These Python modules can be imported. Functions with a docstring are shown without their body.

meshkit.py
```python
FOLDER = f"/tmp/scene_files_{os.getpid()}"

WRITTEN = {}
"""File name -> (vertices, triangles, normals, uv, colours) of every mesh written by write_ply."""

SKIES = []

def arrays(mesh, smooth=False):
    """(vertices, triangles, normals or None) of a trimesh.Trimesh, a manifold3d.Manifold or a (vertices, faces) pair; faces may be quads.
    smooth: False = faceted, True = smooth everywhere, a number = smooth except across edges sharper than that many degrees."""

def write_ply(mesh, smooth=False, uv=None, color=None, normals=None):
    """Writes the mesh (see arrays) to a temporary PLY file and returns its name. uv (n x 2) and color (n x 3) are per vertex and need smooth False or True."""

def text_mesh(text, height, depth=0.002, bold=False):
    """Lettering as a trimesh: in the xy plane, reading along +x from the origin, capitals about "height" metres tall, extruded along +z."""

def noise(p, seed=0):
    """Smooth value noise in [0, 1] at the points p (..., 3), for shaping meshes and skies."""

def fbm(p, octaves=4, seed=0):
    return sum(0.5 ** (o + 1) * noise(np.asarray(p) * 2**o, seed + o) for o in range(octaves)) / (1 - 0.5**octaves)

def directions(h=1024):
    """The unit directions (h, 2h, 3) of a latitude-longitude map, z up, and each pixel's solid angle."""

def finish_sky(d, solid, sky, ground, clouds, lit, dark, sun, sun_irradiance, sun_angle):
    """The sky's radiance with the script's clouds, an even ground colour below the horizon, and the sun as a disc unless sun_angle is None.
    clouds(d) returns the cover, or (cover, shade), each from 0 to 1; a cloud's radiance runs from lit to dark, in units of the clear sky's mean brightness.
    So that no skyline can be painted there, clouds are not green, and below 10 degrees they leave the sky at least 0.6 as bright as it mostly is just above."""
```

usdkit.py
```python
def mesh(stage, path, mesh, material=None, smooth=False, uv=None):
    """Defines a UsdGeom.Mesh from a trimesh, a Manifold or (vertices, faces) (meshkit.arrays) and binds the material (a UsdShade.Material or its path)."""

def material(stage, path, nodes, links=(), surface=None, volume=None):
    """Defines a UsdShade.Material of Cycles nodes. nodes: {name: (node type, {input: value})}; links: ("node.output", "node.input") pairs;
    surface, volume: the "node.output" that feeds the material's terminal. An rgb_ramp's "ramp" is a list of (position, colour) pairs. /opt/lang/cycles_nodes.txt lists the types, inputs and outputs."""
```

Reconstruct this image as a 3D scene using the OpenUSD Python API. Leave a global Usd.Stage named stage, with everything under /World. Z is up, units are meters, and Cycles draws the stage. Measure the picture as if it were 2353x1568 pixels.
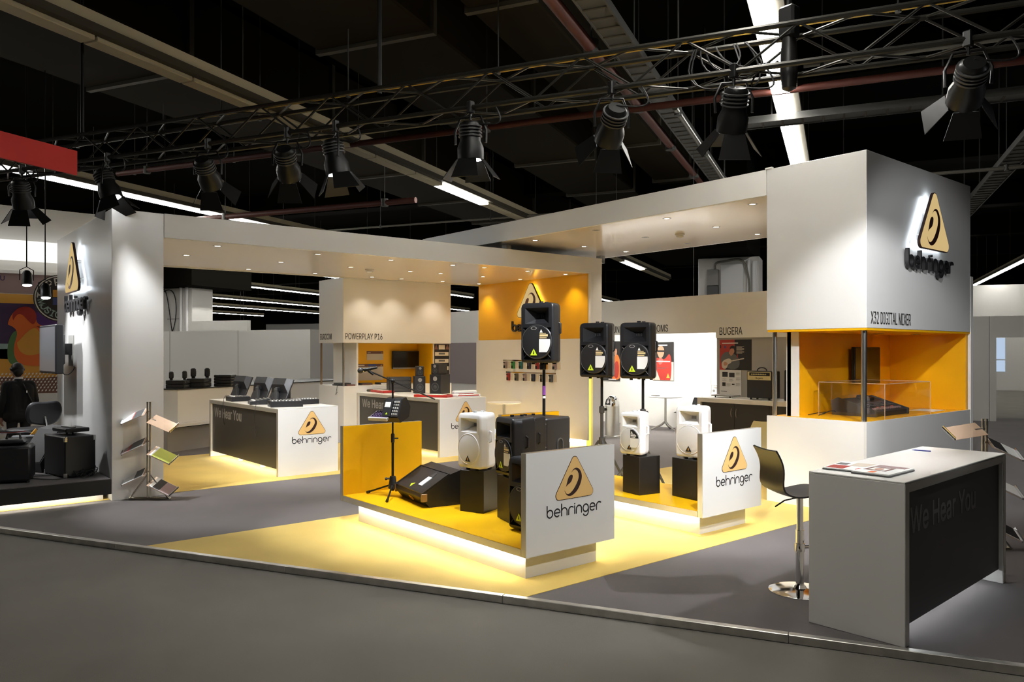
import math, random
import numpy as np
import trimesh
import manifold3d as mf
from shapely.geometry import Polygon, LineString, Point, box as sbox
from shapely import affinity
from shapely.ops import unary_union
import meshkit, usdkit
from pxr import Usd, UsdGeom, UsdLux, Gf, Sdf

random.seed(7)
RNG = np.random.default_rng(11)
stage = Usd.Stage.CreateInMemory()
UsdGeom.SetStageUpAxis(stage, UsdGeom.Tokens.z)
UsdGeom.SetStageMetersPerUnit(stage, 1.0)
UsdGeom.Xform.Define(stage, '/World')
PI = math.pi

# ------------------------------------------------------------------ camera, lights, exposure
# Booth grid: x runs along the canopy fronts, y away from the aisle, z up.  The exhibition hall itself is turned by HALL degrees.
EYE, YAW, HALL = 1.80, 50.1267, 27.1
cam = UsdGeom.Camera.Define(stage, '/World/camera')
cam.CreateHorizontalApertureAttr(36.0)
cam.CreateVerticalApertureAttr(36.0 * 1568 / 2353)
cam.CreateFocalLengthAttr(1771.55 / 2353 * 36.0)
cam.CreateVerticalApertureOffsetAttr(24.5 / 2353 * 36.0)
cam.CreateClippingRangeAttr(Gf.Vec2f(0.05, 300))
cam.CreateExposureAttr(0.0)
cam.AddTranslateOp().Set(Gf.Vec3d(0, 0, EYE))
cam.AddRotateXYZOp().Set(Gf.Vec3f(90, 0, YAW - 90))

TUBE = 34.0                 # radiance of the hall's fluorescent tubes
SPOT = 260.0               # truss spotlights
DOWN = 70.0                # canopy downlights
GLOW = 42.0                # LED strips under the display trays and counters


def aim(prim, pos, target):
    p, t = np.array(pos, float), np.array(target, float)
    z = p - t
    z /= np.linalg.norm(z)
    x = np.cross([0, 0, 1.0], z)
    if np.linalg.norm(x) < 1e-6:
        x = np.array([1.0, 0, 0])
    x /= np.linalg.norm(x)
    y = np.cross(z, x)
    m = Gf.Matrix4d(*x, 0, *y, 0, *z, 0, *p, 1)
    UsdGeom.Xformable(prim).AddTransformOp().Set(m)


def spot_light(name, pos, target, watts, cone, soft=0.3, radius=0.05, color=(1, 1, 1)):
    s = UsdLux.SphereLight.Define(stage, '/World/lamps/' + name)
    s.CreateRadiusAttr(radius)
    s.CreateIntensityAttr(watts)
    s.CreateColorAttr(Gf.Vec3f(*color))
    sh = UsdLux.ShapingAPI.Apply(s.GetPrim())
    sh.CreateShapingConeAngleAttr(cone)
    sh.CreateShapingConeSoftnessAttr(soft)
    aim(s, pos, target)


dome = UsdLux.DomeLight.Define(stage, '/World/lamps/hall_air')
dome.CreateIntensityAttr(0.012)
dome.CreateColorAttr(Gf.Vec3f(1.0, 0.96, 0.9))

ha = math.radians(HALL)
HX, HT = np.array([math.cos(ha), math.sin(ha), 0]), np.array([math.sin(ha), -math.cos(ha), 0])


def hp(a, b, z):
    """A point of the hall: a along its lighting rows, b across them."""
    return HX * a + HT * b + np.array([0, 0, z])


# ------------------------------------------------------------------ prims
taken = {}


def numbered(parent, name):
    k = (parent, name)
    n = taken.get(k, 0)
    taken[k] = n + 1
    return f'{parent}/{name}' + (f'_{n:03d}' if n else '')


def custom(p, **kw):
    for k, v in kw.items():
        if v:
            p.SetCustomDataByKey(k, v)
    return p


def thing(name, label, cat, loc=(0, 0, 0), rot=0.0, group=None, kind=None):
    x = UsdGeom.Xform.Define(stage, numbered('/World', name))
    x.AddTranslateOp().Set(Gf.Vec3d(*map(float, loc)))
    x.AddRotateZOp().Set(float(rot))
    return custom(x.GetPrim(), label=label, category=cat, group=group, kind=kind)


def obj(name, mesh, m, parent=None, smooth=False, label=None, kind=None):
    path = numbered(str(parent.GetPath()) if parent is not None else '/World', name)
    if isinstance(mesh, B):
        mesh = mesh.mesh()
    g = usdkit.mesh(stage, path, mesh, MATS[m], smooth=smooth)
    return custom(g.GetPrim(), label=label, kind=kind)


def tag(p, label, cat, group=None, kind=None):
    return custom(p, label=label, category=cat, group=group, kind=kind)


def struct(name, mesh, m, label, cat, smooth=False):
    return custom(obj(name, mesh, m, None, smooth), label=label, category=cat, kind='structure')


def copy_of(root, label, loc, rot=0.0):
    was = root.GetCustomData()
    base = root.GetName()
    base = base[:-4] if base[-4:-3] == '_' and base[-3:].isdigit() else base
    r = thing(base, label, was['category'], loc, rot, was.get('group'))
    r.GetReferences().AddInternalReference(root.GetPath())
    r.SetInstanceable(True)
    return r


# ------------------------------------------------------------------ mesh builder
class B:
    def __init__(self):
        self.v, self.f, self.n = [], [], 0

    def add(self, v, f):
        v = np.asarray(v, float)
        f = np.asarray(f, int)
        if f.shape[1] == 4:
            f = np.vstack([f[:, [0, 1, 2]], f[:, [0, 2, 3]]])
        self.v.append(v)
        self.f.append(f + self.n)
        self.n += len(v)
        return self

    def tm(self, m, M=None):
        v = np.array(m.vertices)
        if M is not None:
            v = v @ np.asarray(M)[:3, :3].T + np.asarray(M)[:3, 3]
        return self.add(v, m.faces)

    def mesh(self):
        return np.vstack(self.v), np.vstack(self.f)

    def box(self, x0, x1, y0, y1, z0, z1, bev=0.0):
        x0, x1, y0, y1, z0, z1 = min(x0, x1), max(x0, x1), min(y0, y1), max(y0, y1), min(z0, z1), max(z0, z1)
        b = min(bev, (x1 - x0) / 2.01, (y1 - y0) / 2.01, (z1 - z0) / 2.01)
        if b <= 0:
            v = [(x, y, z) for z in (z0, z1) for y in (y0, y1) for x in (x0, x1)]
            return self.add(v, [(0, 2, 3, 1), (4, 5, 7, 6), (0, 1, 5, 4), (2, 6, 7, 3), (0, 4, 6, 2), (1, 3, 7, 5)])
        pts = []
        for sx in (0, 1):
            for sy in (0, 1):
                for sz in (0, 1):
                    X, Y, Z = (x0, x1)[sx], (y0, y1)[sy], (z0, z1)[sz]
                    dx, dy, dz = (b, -b)[sx], (b, -b)[sy], (b, -b)[sz]
                    pts += [(X, Y + dy, Z + dz), (X + dx, Y, Z + dz), (X + dx, Y + dy, Z)]
        h = trimesh.convex.convex_hull(np.array(pts))
        return self.tm(h)

    def cyl(self, p0, p1, r0, r1=None, n=16, caps=True):
        r1 = r0 if r1 is None else r1
        return self.tube([p0, p1], [r0, r1], n, caps)

    def tube(self, path, r, n=8, caps=True):
        P = np.array(path, float)
        k = len(P)
        r = np.broadcast_to(np.asarray(r, float), (k,))
        T = np.gradient(P, axis=0) if k > 2 else np.repeat((P[1] - P[0])[None], 2, 0)
        T /= np.maximum(np.linalg.norm(T, axis=1, keepdims=True), 1e-9)
        u = np.cross(T[0], [0, 0, 1.0])
        if np.linalg.norm(u) < 1e-3:
            u = np.cross(T[0], [1.0, 0, 0])
        rings = []
        a = np.arange(n) * 2 * PI / n
        for i in range(k):
            u = u - T[i] * (u @ T[i])
            u /= max(np.linalg.norm(u), 1e-9)
            w = np.cross(T[i], u)
            rings.append(P[i] + r[i] * (np.cos(a)[:, None] * u + np.sin(a)[:, None] * w))
        v = np.vstack(rings)
        f = [(i * n + j, i * n + (j + 1) % n, (i + 1) * n + (j + 1) % n, (i + 1) * n + j) for i in range(k - 1) for j in range(n)]
        self.add(v, f)
        if caps:
            for i, s in ((0, 1), (k - 1, 0)):
                c = np.vstack([rings[i], P[i][None]])
                self.add(c, [((j + 1) % n, j, n) if s else (j, (j + 1) % n, n) for j in range(n)])
        return self

    def lathe(self, prof, n=24, at=(0, 0, 0), axis='z'):
        prof = np.array(prof, float)
        a = np.arange(n) * 2 * PI / n
        k = len(prof)
        v = np.array([(r * math.cos(t), r * math.sin(t), z) for r, z in prof for t in a])
        if axis == 'x':
            v = v[:, [2, 0, 1]]
        if axis == 'y':
            v = v[:, [1, 2, 0]]
        f = [(i * n + j, i * n + (j + 1) % n, (i + 1) * n + (j + 1) % n, (i + 1) * n + j) for i in range(k - 1) for j in range(n)]
        return self.add(v + np.array(at, float), f)

    def sph(self, c, r, n=2, s=(1, 1, 1)):
        m = trimesh.creation.icosphere(n, 1.0)
        return self.add(np.array(m.vertices) * r * np.array(s) + np.array(c, float), m.faces)

    def flat(self, poly, o, ax, ay, th):
        """A shapely outline standing at o in the plane of ax and ay, th thick towards ax x ay."""
        ax, ay, o = np.array(ax, float), np.array(ay, float), np.array(o, float)
        n = np.cross(ax, ay)
        for g in getattr(poly, 'geoms', [poly]):
            if g.is_empty or g.area < 1e-9:
                continue
            m = trimesh.creation.extrude_polygon(g, th, engine='earcut')
            v = np.array(m.vertices)
            self.add(o + v[:, :1] * ax + v[:, 1:2] * ay + v[:, 2:3] * n, m.faces)
        return self

    def prism(self, pts, o, ax, ay, th):
        return self.flat(Polygon(pts), o, ax, ay, th)

    def turn(self, deg, c=(0, 0, 0), axis='z'):
        a = math.radians(deg)
        C, S = math.cos(a), math.sin(a)
        R = {'z': [[C, -S, 0], [S, C, 0], [0, 0, 1]], 'y': [[C, 0, S], [0, 1, 0], [-S, 0, C]], 'x': [[1, 0, 0], [0, C, -S], [0, S, C]]}[axis]
        c = np.array(c, float)
        self.v = [(v - c) @ np.array(R).T + c for v in self.v]
        return self

    def move(self, d):
        self.v = [v + np.array(d, float) for v in self.v]
        return self


def bx(*a):
    return B().box(*a)


def hbox(a0, a1, b0, b1, z0, z1, bev=0.0):
    """A box laid along the hall's axes."""
    b = B().box(a0, a1, -b1, -b0, z0, z1, bev)
    return b.turn(HALL)


def to_manifold(b):
    v, f = b.mesh() if isinstance(b, B) else b
    m = trimesh.Trimesh(v, f)
    m.merge_vertices()
    return mf.Manifold(mf.Mesh(np.asarray(m.vertices, np.float32), np.asarray(m.faces, np.uint32)))


def outline(text, height, squeeze=1.0, bold=False):
    """Lettering as (mesh vertices in the plane, faces), narrowed by squeeze."""
    m = meshkit.text_mesh(text, height, 0.003, bold)
    v = np.array(m.vertices)
    v[:, 0] -= v[:, 0].min()
    v[:, 0] *= squeeze
    return v, np.array(m.faces)


def text(b, s, o, ax, ay, height, squeeze=1.0, bold=False, width=None, depth=None):
    v, f = outline(s, height, squeeze, bold)
    if width:
        v[:, 0] *= width / v[:, 0].max()
    if depth:
        v[:, 2] *= depth / 0.003
    ax, ay, o = np.array(ax, float), np.array(ay, float), np.array(o, float)
    return b.add(o + v[:, :1] * ax + v[:, 1:2] * ay + v[:, 2:3] * np.cross(ax, ay), f)


# ------------------------------------------------------------------ materials
MATS = {}


def pbr(name, color, rough=0.5, metal=0.0, **kw):
    MATS[name] = usdkit.material(stage, '/World/Looks/' + name, {'p': ('principled_bsdf', {'base_color': color, 'roughness': rough, 'metallic': metal, **kw})}, [], surface='p.BSDF')


def emit(name, color, strength):
    MATS[name] = usdkit.material(stage, '/World/Looks/' + name, {'e': ('emission', {'color': color, 'strength': strength})}, [], surface='e.emission')


def mottled(name, c0, c1, scale, rough=0.5, metal=0.0, bump=0.0, bscale=None, detail=4.0, stretch=None, **kw):
    n = {'g': ('geometry', {}), 'm': ('mapping', {'mapping_type': 'point', 'scale': stretch or (1, 1, 1)}), 'n': ('noise_texture', {'scale': scale, 'detail': detail}), 'r': ('rgb_ramp', {'ramp': [(0.3, c0), (0.7, c1)]}), 'p': ('principled_bsdf', {'roughness': rough, 'metallic': metal, **kw})}
    l = [('g.position', 'm.vector'), ('m.vector', 'n.vector'), ('n.fac', 'r.fac'), ('r.color', 'p.base_color')]
    if bump:
        n['n2'] = ('noise_texture', {'scale': bscale or scale * 4, 'detail': 3.0})
        n['b'] = ('bump', {'strength': bump, 'distance': 0.01})
        l += [('m.vector', 'n2.vector'), ('n2.fac', 'b.height'), ('b.normal', 'p.normal')]
    MATS[name] = usdkit.material(stage, '/World/Looks/' + name, n, l, surface='p.BSDF')


def carpet(name, c0, c1, fibre=0.35):
    """Needle-felt: fine fibre speckle over broad, faint wear."""
    n = {'g': ('geometry', {}), 'n': ('noise_texture', {'scale': 260.0, 'detail': 3.0}), 'w': ('noise_texture', {'scale': 1.3, 'detail': 3.0}), 'r': ('rgb_ramp', {'ramp': [(0.25, c0), (0.75, c1)]}),
         'wr': ('rgb_ramp', {'ramp': [(0.3, (0.9, 0.9, 0.9)), (0.7, (1.08, 1.08, 1.08))]}), 'x': ('mix', {'mix_type': 'multiply', 'fac': 1.0}), 'b': ('bump', {'strength': fibre, 'distance': 0.004}),
         'p': ('principled_bsdf', {'roughness': 0.95, 'sheen_weight': 0.15, 'sheen_roughness': 0.5, 'specular_ior_level': 0.1})}
    l = [('g.position', 'n.vector'), ('g.position', 'w.vector'), ('n.fac', 'r.fac'), ('w.fac', 'wr.fac'), ('r.color', 'x.color1'), ('wr.color', 'x.color2'), ('x.color', 'p.base_color'), ('n.fac', 'b.height'), ('b.normal', 'p.normal')]
    MATS[name] = usdkit.material(stage, '/World/Looks/' + name, n, l, surface='p.BSDF')


carpet('hall_carpet', (0.14, 0.128, 0.108), (0.215, 0.20, 0.173))
carpet('booth_carpet', (0.105, 0.092, 0.09), (0.155, 0.14, 0.138))
carpet('yellow_carpet', (0.62, 0.43, 0.10), (0.76, 0.56, 0.16))
pbr('white_laminate', (0.80, 0.785, 0.75), 0.32)
pbr('white_panel', (0.78, 0.765, 0.73), 0.45)
pbr('satin_silver', (0.80, 0.79, 0.76), 0.28, 0.2)
pbr('brushed_edge', (0.62, 0.60, 0.54), 0.30, 0.75)
pbr('gloss_soffit', (0.88, 0.80, 0.70), 0.13, 0.0, specular_ior_level=0.7)
pbr('yellow_laminate', (0.86, 0.43, 0.004), 0.35)
pbr('yellow_tray', (0.90, 0.50, 0.002), 0.38)
pbr('charcoal_panel', (0.035, 0.032, 0.028), 0.38)
pbr('charcoal_text', (0.24, 0.23, 0.215), 0.5)
pbr('black_plinth', (0.012, 0.011, 0.010), 0.42)
pbr('black_plastic', (0.013, 0.013, 0.015), 0.42)
pbr('black_grille', (0.016, 0.016, 0.018), 0.5)
pbr('black_void', (0.003, 0.003, 0.003), 0.6)
pbr('black_metal', (0.012, 0.012, 0.012), 0.4, 0.3)
pbr('truss_metal', (0.045, 0.043, 0.036), 0.35, 0.5)
pbr('dark_grey', (0.05, 0.05, 0.05), 0.5)
pbr('white_plastic', (0.80, 0.80, 0.80), 0.35)
pbr('white_grille', (0.66, 0.67, 0.69), 0.45)
pbr('cable_black', (0.01, 0.01, 0.01), 0.5)
pbr('paper_white', (0.85, 0.85, 0.83), 0.6)
pbr('sticker_yellow', (0.62, 0.80, 0.03), 0.5)
pbr('tag_gold', (0.75, 0.60, 0.30), 0.5)
pbr('chrome', (0.75, 0.75, 0.75), 0.10, 1.0)
pbr('brushed_steel', (0.55, 0.54, 0.51), 0.28, 1.0)
pbr('rack_steel', (0.58, 0.55, 0.48), 0.3, 1.0)
pbr('aluminium', (0.60, 0.59, 0.56), 0.33, 0.9)
mottled('edge_profile', (0.42, 0.41, 0.38), (0.60, 0.58, 0.54), 9.0, 0.35, 0.7, stretch=(1, 1, 1))
pbr('logo_tan', (0.87, 0.55, 0.20), 0.4)
pbr('logo_brown', (0.035, 0.012, 0.008), 0.5)
pbr('ink_black', (0.012, 0.011, 0.012), 0.5)
pbr('sign_letter', (0.02, 0.018, 0.016), 0.5)
emit('logo_lit', (1.0, 0.72, 0.32), 0.62)
emit('halo', (0.80, 0.90, 1.0), 9.0)
emit('halo_warm', (1.0, 0.80, 0.35), 9.0)
emit('tube', (1.0, 0.97, 0.90), TUBE)
emit('lens_warm', (1.0, 0.86, 0.68), 22.0)
emit('lens_cool', (0.93, 0.95, 1.0), 12.0)
emit('led_warm', (1.0, 0.95, 0.80), GLOW)
emit('led_cool', (0.92, 0.97, 1.0), 14.0)
emit('slot_yellow', (1.0, 0.78, 0.10), 1.6)
emit('lit_fascia', (1.0, 0.98, 0.92), 1.1)
emit('exit_green', (0.02, 0.55, 0.16), 1.0)
emit('exit_white', (0.9, 1.0, 0.92), 1.2)
emit('daylight_pane', (0.62, 0.78, 1.0), 0.75)
pbr('ceiling_dark', (0.004, 0.0035, 0.0022), 0.95, specular_ior_level=0.05)
pbr('duct_brown', (0.016, 0.0125, 0.006), 0.9, specular_ior_level=0.1)
pbr('batten_beige', (0.50, 0.44, 0.30), 0.6)
pbr('batten_dark', (0.06, 0.052, 0.035), 0.7)
pbr('pipe_red', (0.075, 0.016, 0.009), 0.6)
pbr('pipe_grey', (0.20, 0.19, 0.16), 0.5)
pbr('tray_grey', (0.09, 0.09, 0.085), 0.5, 0.4)
pbr('pipe_yellow', (0.45, 0.30, 0.04), 0.5)
pbr('banner_red', (0.58, 0.022, 0.016), 0.65)
pbr('device_red', (0.42, 0.02, 0.015), 0.35)
pbr('key_white', (0.75, 0.74, 0.70), 0.4)
pbr('olive_cover', (0.10, 0.09, 0.05), 0.6)
pbr('screen_black', (0.006, 0.005, 0.005), 0.12)
pbr('screen_grey', (0.16, 0.16, 0.165), 0.25, 0.3)
pbr('grey_box', (0.30, 0.29, 0.27), 0.6)
pbr('wall_taupe', (0.42, 0.36, 0.33), 0.6)
pbr('wall_grey', (0.36, 0.34, 0.31), 0.6)
pbr('mauve_wall', (0.30, 0.25, 0.26), 0.7)
pbr('bronze_post', (0.35, 0.24, 0.15), 0.4, 0.6)
pbr('amp_cream', (0.62, 0.54, 0.30), 0.5)
pbr('chair_cream', (0.62, 0.56, 0.30), 0.5)
pbr('skin', (0.45, 0.24, 0.16), 0.55)
pbr('hair_dark', (0.008, 0.006, 0.005), 0.5)
pbr('suit_black', (0.007, 0.007, 0.008), 0.8)
pbr('collar_white', (0.7, 0.7, 0.7), 0.7)
pbr('purple_tape', (0.25, 0.06, 0.35), 0.5)
pbr('pen_blue', (0.04, 0.05, 0.30), 0.4)
for nm, c in dict(print_red=(0.40, 0.03, 0.02), print_orange=(0.80, 0.17, 0.03), print_amber=(0.72, 0.36, 0.05), print_violet=(0.06, 0.03, 0.10), print_purple=(0.10, 0.03, 0.22), print_pink=(0.62, 0.12, 0.10), print_green=(0.10, 0.22, 0.08), print_sky=(0.35, 0.50, 0.50),
                  print_black=(0.012, 0.010, 0.010), print_cream=(0.60, 0.52, 0.42), print_skin=(0.50, 0.24, 0.15), print_grey=(0.10, 0.10, 0.10), print_blue=(0.05, 0.08, 0.30), print_brown=(0.16, 0.07, 0.05), print_mauve=(0.33, 0.22, 0.22), print_white=(0.75, 0.74, 0.72), leaf_lime=(0.45, 0.50, 0.06), pedal_green=(0.02, 0.20, 0.04), pedal_red=(0.30, 0.02, 0.02), pedal_teal=(0.02, 0.14, 0.12), pedal_navy=(0.03, 0.03, 0.06), pedal_olive=(0.12, 0.10, 0.06), pedal_mauve=(0.30, 0.22, 0.22)).items():
    pbr(nm, c, 0.5)
MATS['acrylic'] = usdkit.material(stage, '/World/Looks/acrylic', {'w': ('layer_weight', {'blend': 0.5}), 'e': ('math', {'math_type': 'power', 'value2': 4.0}), 'r': ('math', {'math_type': 'multiply_add', 'value2': 0.5, 'value3': 0.03}), 't': ('transparent_bsdf', {'color': (0.985, 0.98, 0.975)}), 's': ('glossy_bsdf', {'color': (1, 1, 1), 'roughness': 0.03}), 'm': ('mix_closure', {})},
                                 [('w.facing', 'e.value1'), ('e.value', 'r.value1'), ('r.value', 'm.fac'), ('t.BSDF', 'm.closure1'), ('s.BSDF', 'm.closure2')], surface='m.closure')
MATS['acrylic_edge'] = usdkit.material(stage, '/World/Looks/acrylic_edge', {'t': ('transparent_bsdf', {'color': (0.9, 0.85, 0.8)}), 'd': ('principled_bsdf', {'base_color': (0.85, 0.62, 0.45), 'roughness': 0.2}), 'm': ('mix_closure', {'fac': 0.45})}, [('t.BSDF', 'm.closure1'), ('d.BSDF', 'm.closure2')], surface='m.closure')
# ================================================================== SETTING: hall and booth floor
EDGE = 5.205
struct('floor', hbox(-6, 75, -62, 40, -0.25, -0.05), 'hall_carpet', 'grey needle felt carpet of the exhibition hall aisle', 'floor')
struct('floor', hbox(EDGE, 24.5, -14.5, 9.5, -0.05, 0.0), 'booth_carpet', 'raised grey carpet of the booth platform behind the metal edge', 'floor')


def clip_edge(y0, y1, x1):
    """Floor outline between y0 and y1, cut by the diagonal front edge of the platform."""
    def xe(y):
        return (EDGE + 0.004 - y * HX[1]) / HX[0]
    return Polygon([(xe(y0), y0), (x1, y0), (x1, y1), (xe(y1), y1)])


struct('floor', B().flat(clip_edge(4.27, 7.64, 11.7), (0, 0, 0), (1, 0, 0), (0, 1, 0), 0.004), 'yellow_carpet', 'yellow carpet strip under the two tray displays', 'floor')
struct('floor', B().flat(clip_edge(10.32, 13.82, 10.9), (0, 0, 0), (1, 0, 0), (0, 1, 0), 0.004), 'yellow_carpet', 'yellow carpet strip under the left canopy', 'floor')
tr = UsdGeom.Xform.Define(stage, numbered('/World', 'trim_1')).GetPrim()
tag(tr, 'aluminium edge profile along the front of the raised booth platform', 'edge profile', kind='structure')
tt = -10.2
while tt < 9.4:
    obj('edge_strip', hbox(EDGE - 0.028, EDGE + 0.03, tt + 0.002, min(tt + 1.98, 9.5), -0.05, 0.007, 0.004), 'edge_profile', tr)
    tt += 1.98

# ------------------------------------------------------------------ hall ceiling and what hangs under it
struct('ceiling', hbox(-8, 76, -63, 41, 8.2, 8.4), 'ceiling_dark', 'black painted ceiling of the exhibition hall', 'ceiling')
struct('wall_back', hbox(72, 72.3, -62, 40, -0.05, 5.0), 'white_panel', 'pale end wall of the exhibition hall far behind the booth', 'wall')
struct('wall_back', hbox(72, 72.4, -62, 40, 5.0, 8.2), 'ceiling_dark', 'dark upper band of the far end wall of the hall', 'wall')
struct('wall_right', hbox(-8, 76, 40, 40.3, -0.05, 8.2), 'ceiling_dark', 'dark side wall of the hall far to the right', 'wall')
struct('wall_left', hbox(-8, 76, -62.3, -62, -0.05, 8.2), 'ceiling_dark', 'dark side wall of the hall far to the left', 'wall')
struct('wall_front', hbox(-8.3, -8, -62, 40, -0.05, 8.2), 'ceiling_dark', 'dark wall of the hall behind the camera', 'wall')
for i, (b0, b1, z0, z1, lab) in enumerate(((-7.5, -5.5, 6.5, 7.6, 'wide brown ventilation duct hung above the lighting truss'), (-4.9, -3.9, 6.7, 7.8, 'narrow brown ventilation duct left of the red pipe'), (-12.6, -10.2, 6.6, 8.0, 'brown ventilation duct over the left end of the booth'))):
    d = thing('ventilation_duct', lab, 'duct', kind=None)
    a = 2.0
    while a < 34:
        obj('duct_section', hbox(a, a + 3.9, b0, b1, z0, z1, 0.03), 'duct_brown', d)
        obj('flange', hbox(a + 3.9, a + 4.0, b0 - 0.05, b1 + 0.05, z0 - 0.05, z1 + 0.05), 'batten_dark', d)
        a += 4.0
for k, a in enumerate((8.6, 17.0, 25.4, 33.8, 42.2, 50.6, 59.0)):
    struct('beam', hbox(a - 0.35, a + 0.35, -62, 40, 7.3, 8.2), 'ceiling_dark', ['first', 'second', 'third', 'fourth', 'fifth', 'sixth', 'seventh'][k] + ' dark ceiling beam across the hall counted from the front', 'beam')


def light_row(b, segs, label, w=0.085):
    """A row of batten luminaires under a beige channel; segs: (from, to, lit)."""
    t = thing('light_row', label, 'ceiling light')
    a0, a1 = segs[0][0], segs[-1][1]
    obj('channel', hbox(a0, a1, b - w - 0.015, b + w + 0.10, 5.56, 5.66), 'batten_dark', t)
    obj('side_channel', hbox(a0, a1, b - 0.02, b + w + 0.08, 5.66, 5.80), 'batten_beige', t)
    for p0, p1, lit in segs:
        a = p0
        while a < p1 - 0.01:
            e = min(a + 1.5, p1)
            obj('tube' if lit else 'dark_tube', hbox(a + 0.012, e - 0.012, b - w, b + w, 5.50, 5.56, 0.01), 'tube' if lit else 'batten_beige', t)
            a = e
    for a in np.arange(a0 + 1.0, min(a1, a0 + 30), 3.0):
        p = hp(a, b + 0.07, 5.78)
        obj('hanger', B().cyl(p, p + np.array([0, 0, 2.42]), 0.008, n=5, caps=False), 'batten_dark', t)


light_row(-0.775, ((1.2, 21.2, True),), 'bright lit fluorescent row running over the right tower', 0.125)
light_row(-8.25, ((-7.0, 15.2, False), (15.2, 17.6, True), (17.6, 31.0, False), (31.0, 34.5, True), (34.5, 40, False)), 'mostly unlit beige fluorescent row with one short lit tube, top left', 0.12)
light_row(-15.65, ((1.4, 39.0, True),), 'lit fluorescent row passing behind the left canopy pillar')
light_row(-15.3 - 0.35, ((50.0, 57.5, True),), 'far short lit fluorescent row seen right of the yellow sign wall')
light_row(-23.4, ((12.0, 48.0, True),), 'lit fluorescent row at the left frame edge')
light_row(-31.3, ((26.0, 63.5, True),), 'nearest lit fluorescent row seen under the left canopy')
light_row(-39.8, ((37.0, 61.0, True),), 'second lit fluorescent row seen under the left canopy')
light_row(-47.0, ((43.5, 66.0, True),), 'third lit fluorescent row seen under the left canopy')
light_row(-55.5, ((51.0, 64.0, True),), 'farthest and shortest lit fluorescent row under the left canopy')
light_row(6.95, ((24.5, 57.5, True),), 'lit fluorescent row rising at the right frame edge behind the tower')



def pipe_run(name, label, cat, p0, p1, r, m, n_clamp=0, parts=None):
    t = thing(name, label, cat)
    obj('pipe', B().cyl(p0, p1, r, n=12), m, t, 40)
    for q in np.linspace(0.04, 0.96, n_clamp):
        p = np.array(p0) * (1 - q) + np.array(p1) * q
        obj('hanger', B().cyl(p, (p[0], p[1], 8.19), 0.01, n=5, caps=False).cyl(p - np.array([0, 0, r + 0.015]), p + np.array([0, 0, r + 0.02]), r * 1.25, n=10), 'tray_grey', t)
    return t


pipe_run('sprinkler_pipe', 'thick red pipe running away beside a grey cable tray, top centre', 'pipe', hp(7, -3.2, 6.05), hp(22, -3.2, 6.05), 0.085, 'pipe_red', 6)
pipe_run('sprinkler_pipe', 'long dark red pipe crossing behind the bright light row', 'pipe', hp(11.7, -14, 5.55), hp(11.7, 7, 5.55), 0.055, 'pipe_red', 6)
pipe_run('sprinkler_pipe', 'dark red pipe high over the left booth end behind the red banner', 'pipe', hp(15.5, -30, 5.3), hp(15.5, -9, 5.3), 0.07, 'pipe_red', 5)
pipe_run('gas_pipe', 'ochre pipe crossing behind the lighting truss', 'pipe', hp(9.4, -9.5, 5.55), hp(9.4, 3.5, 5.55), 0.028, 'pipe_yellow', 6)
pipe_run('conduit', 'slim grey conduit crossing the ceiling left of the beige light row', 'pipe', hp(11.0, -14.5, 6.0), hp(11.0, -9.4, 6.0), 0.028, 'pipe_grey', 3)
pipe_run('conduit', 'slim grey conduit behind the upper left of the truss', 'pipe', hp(13.2, -15.5, 6.0), hp(13.2, -9.0, 6.0), 0.028, 'pipe_grey', 3)
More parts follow.
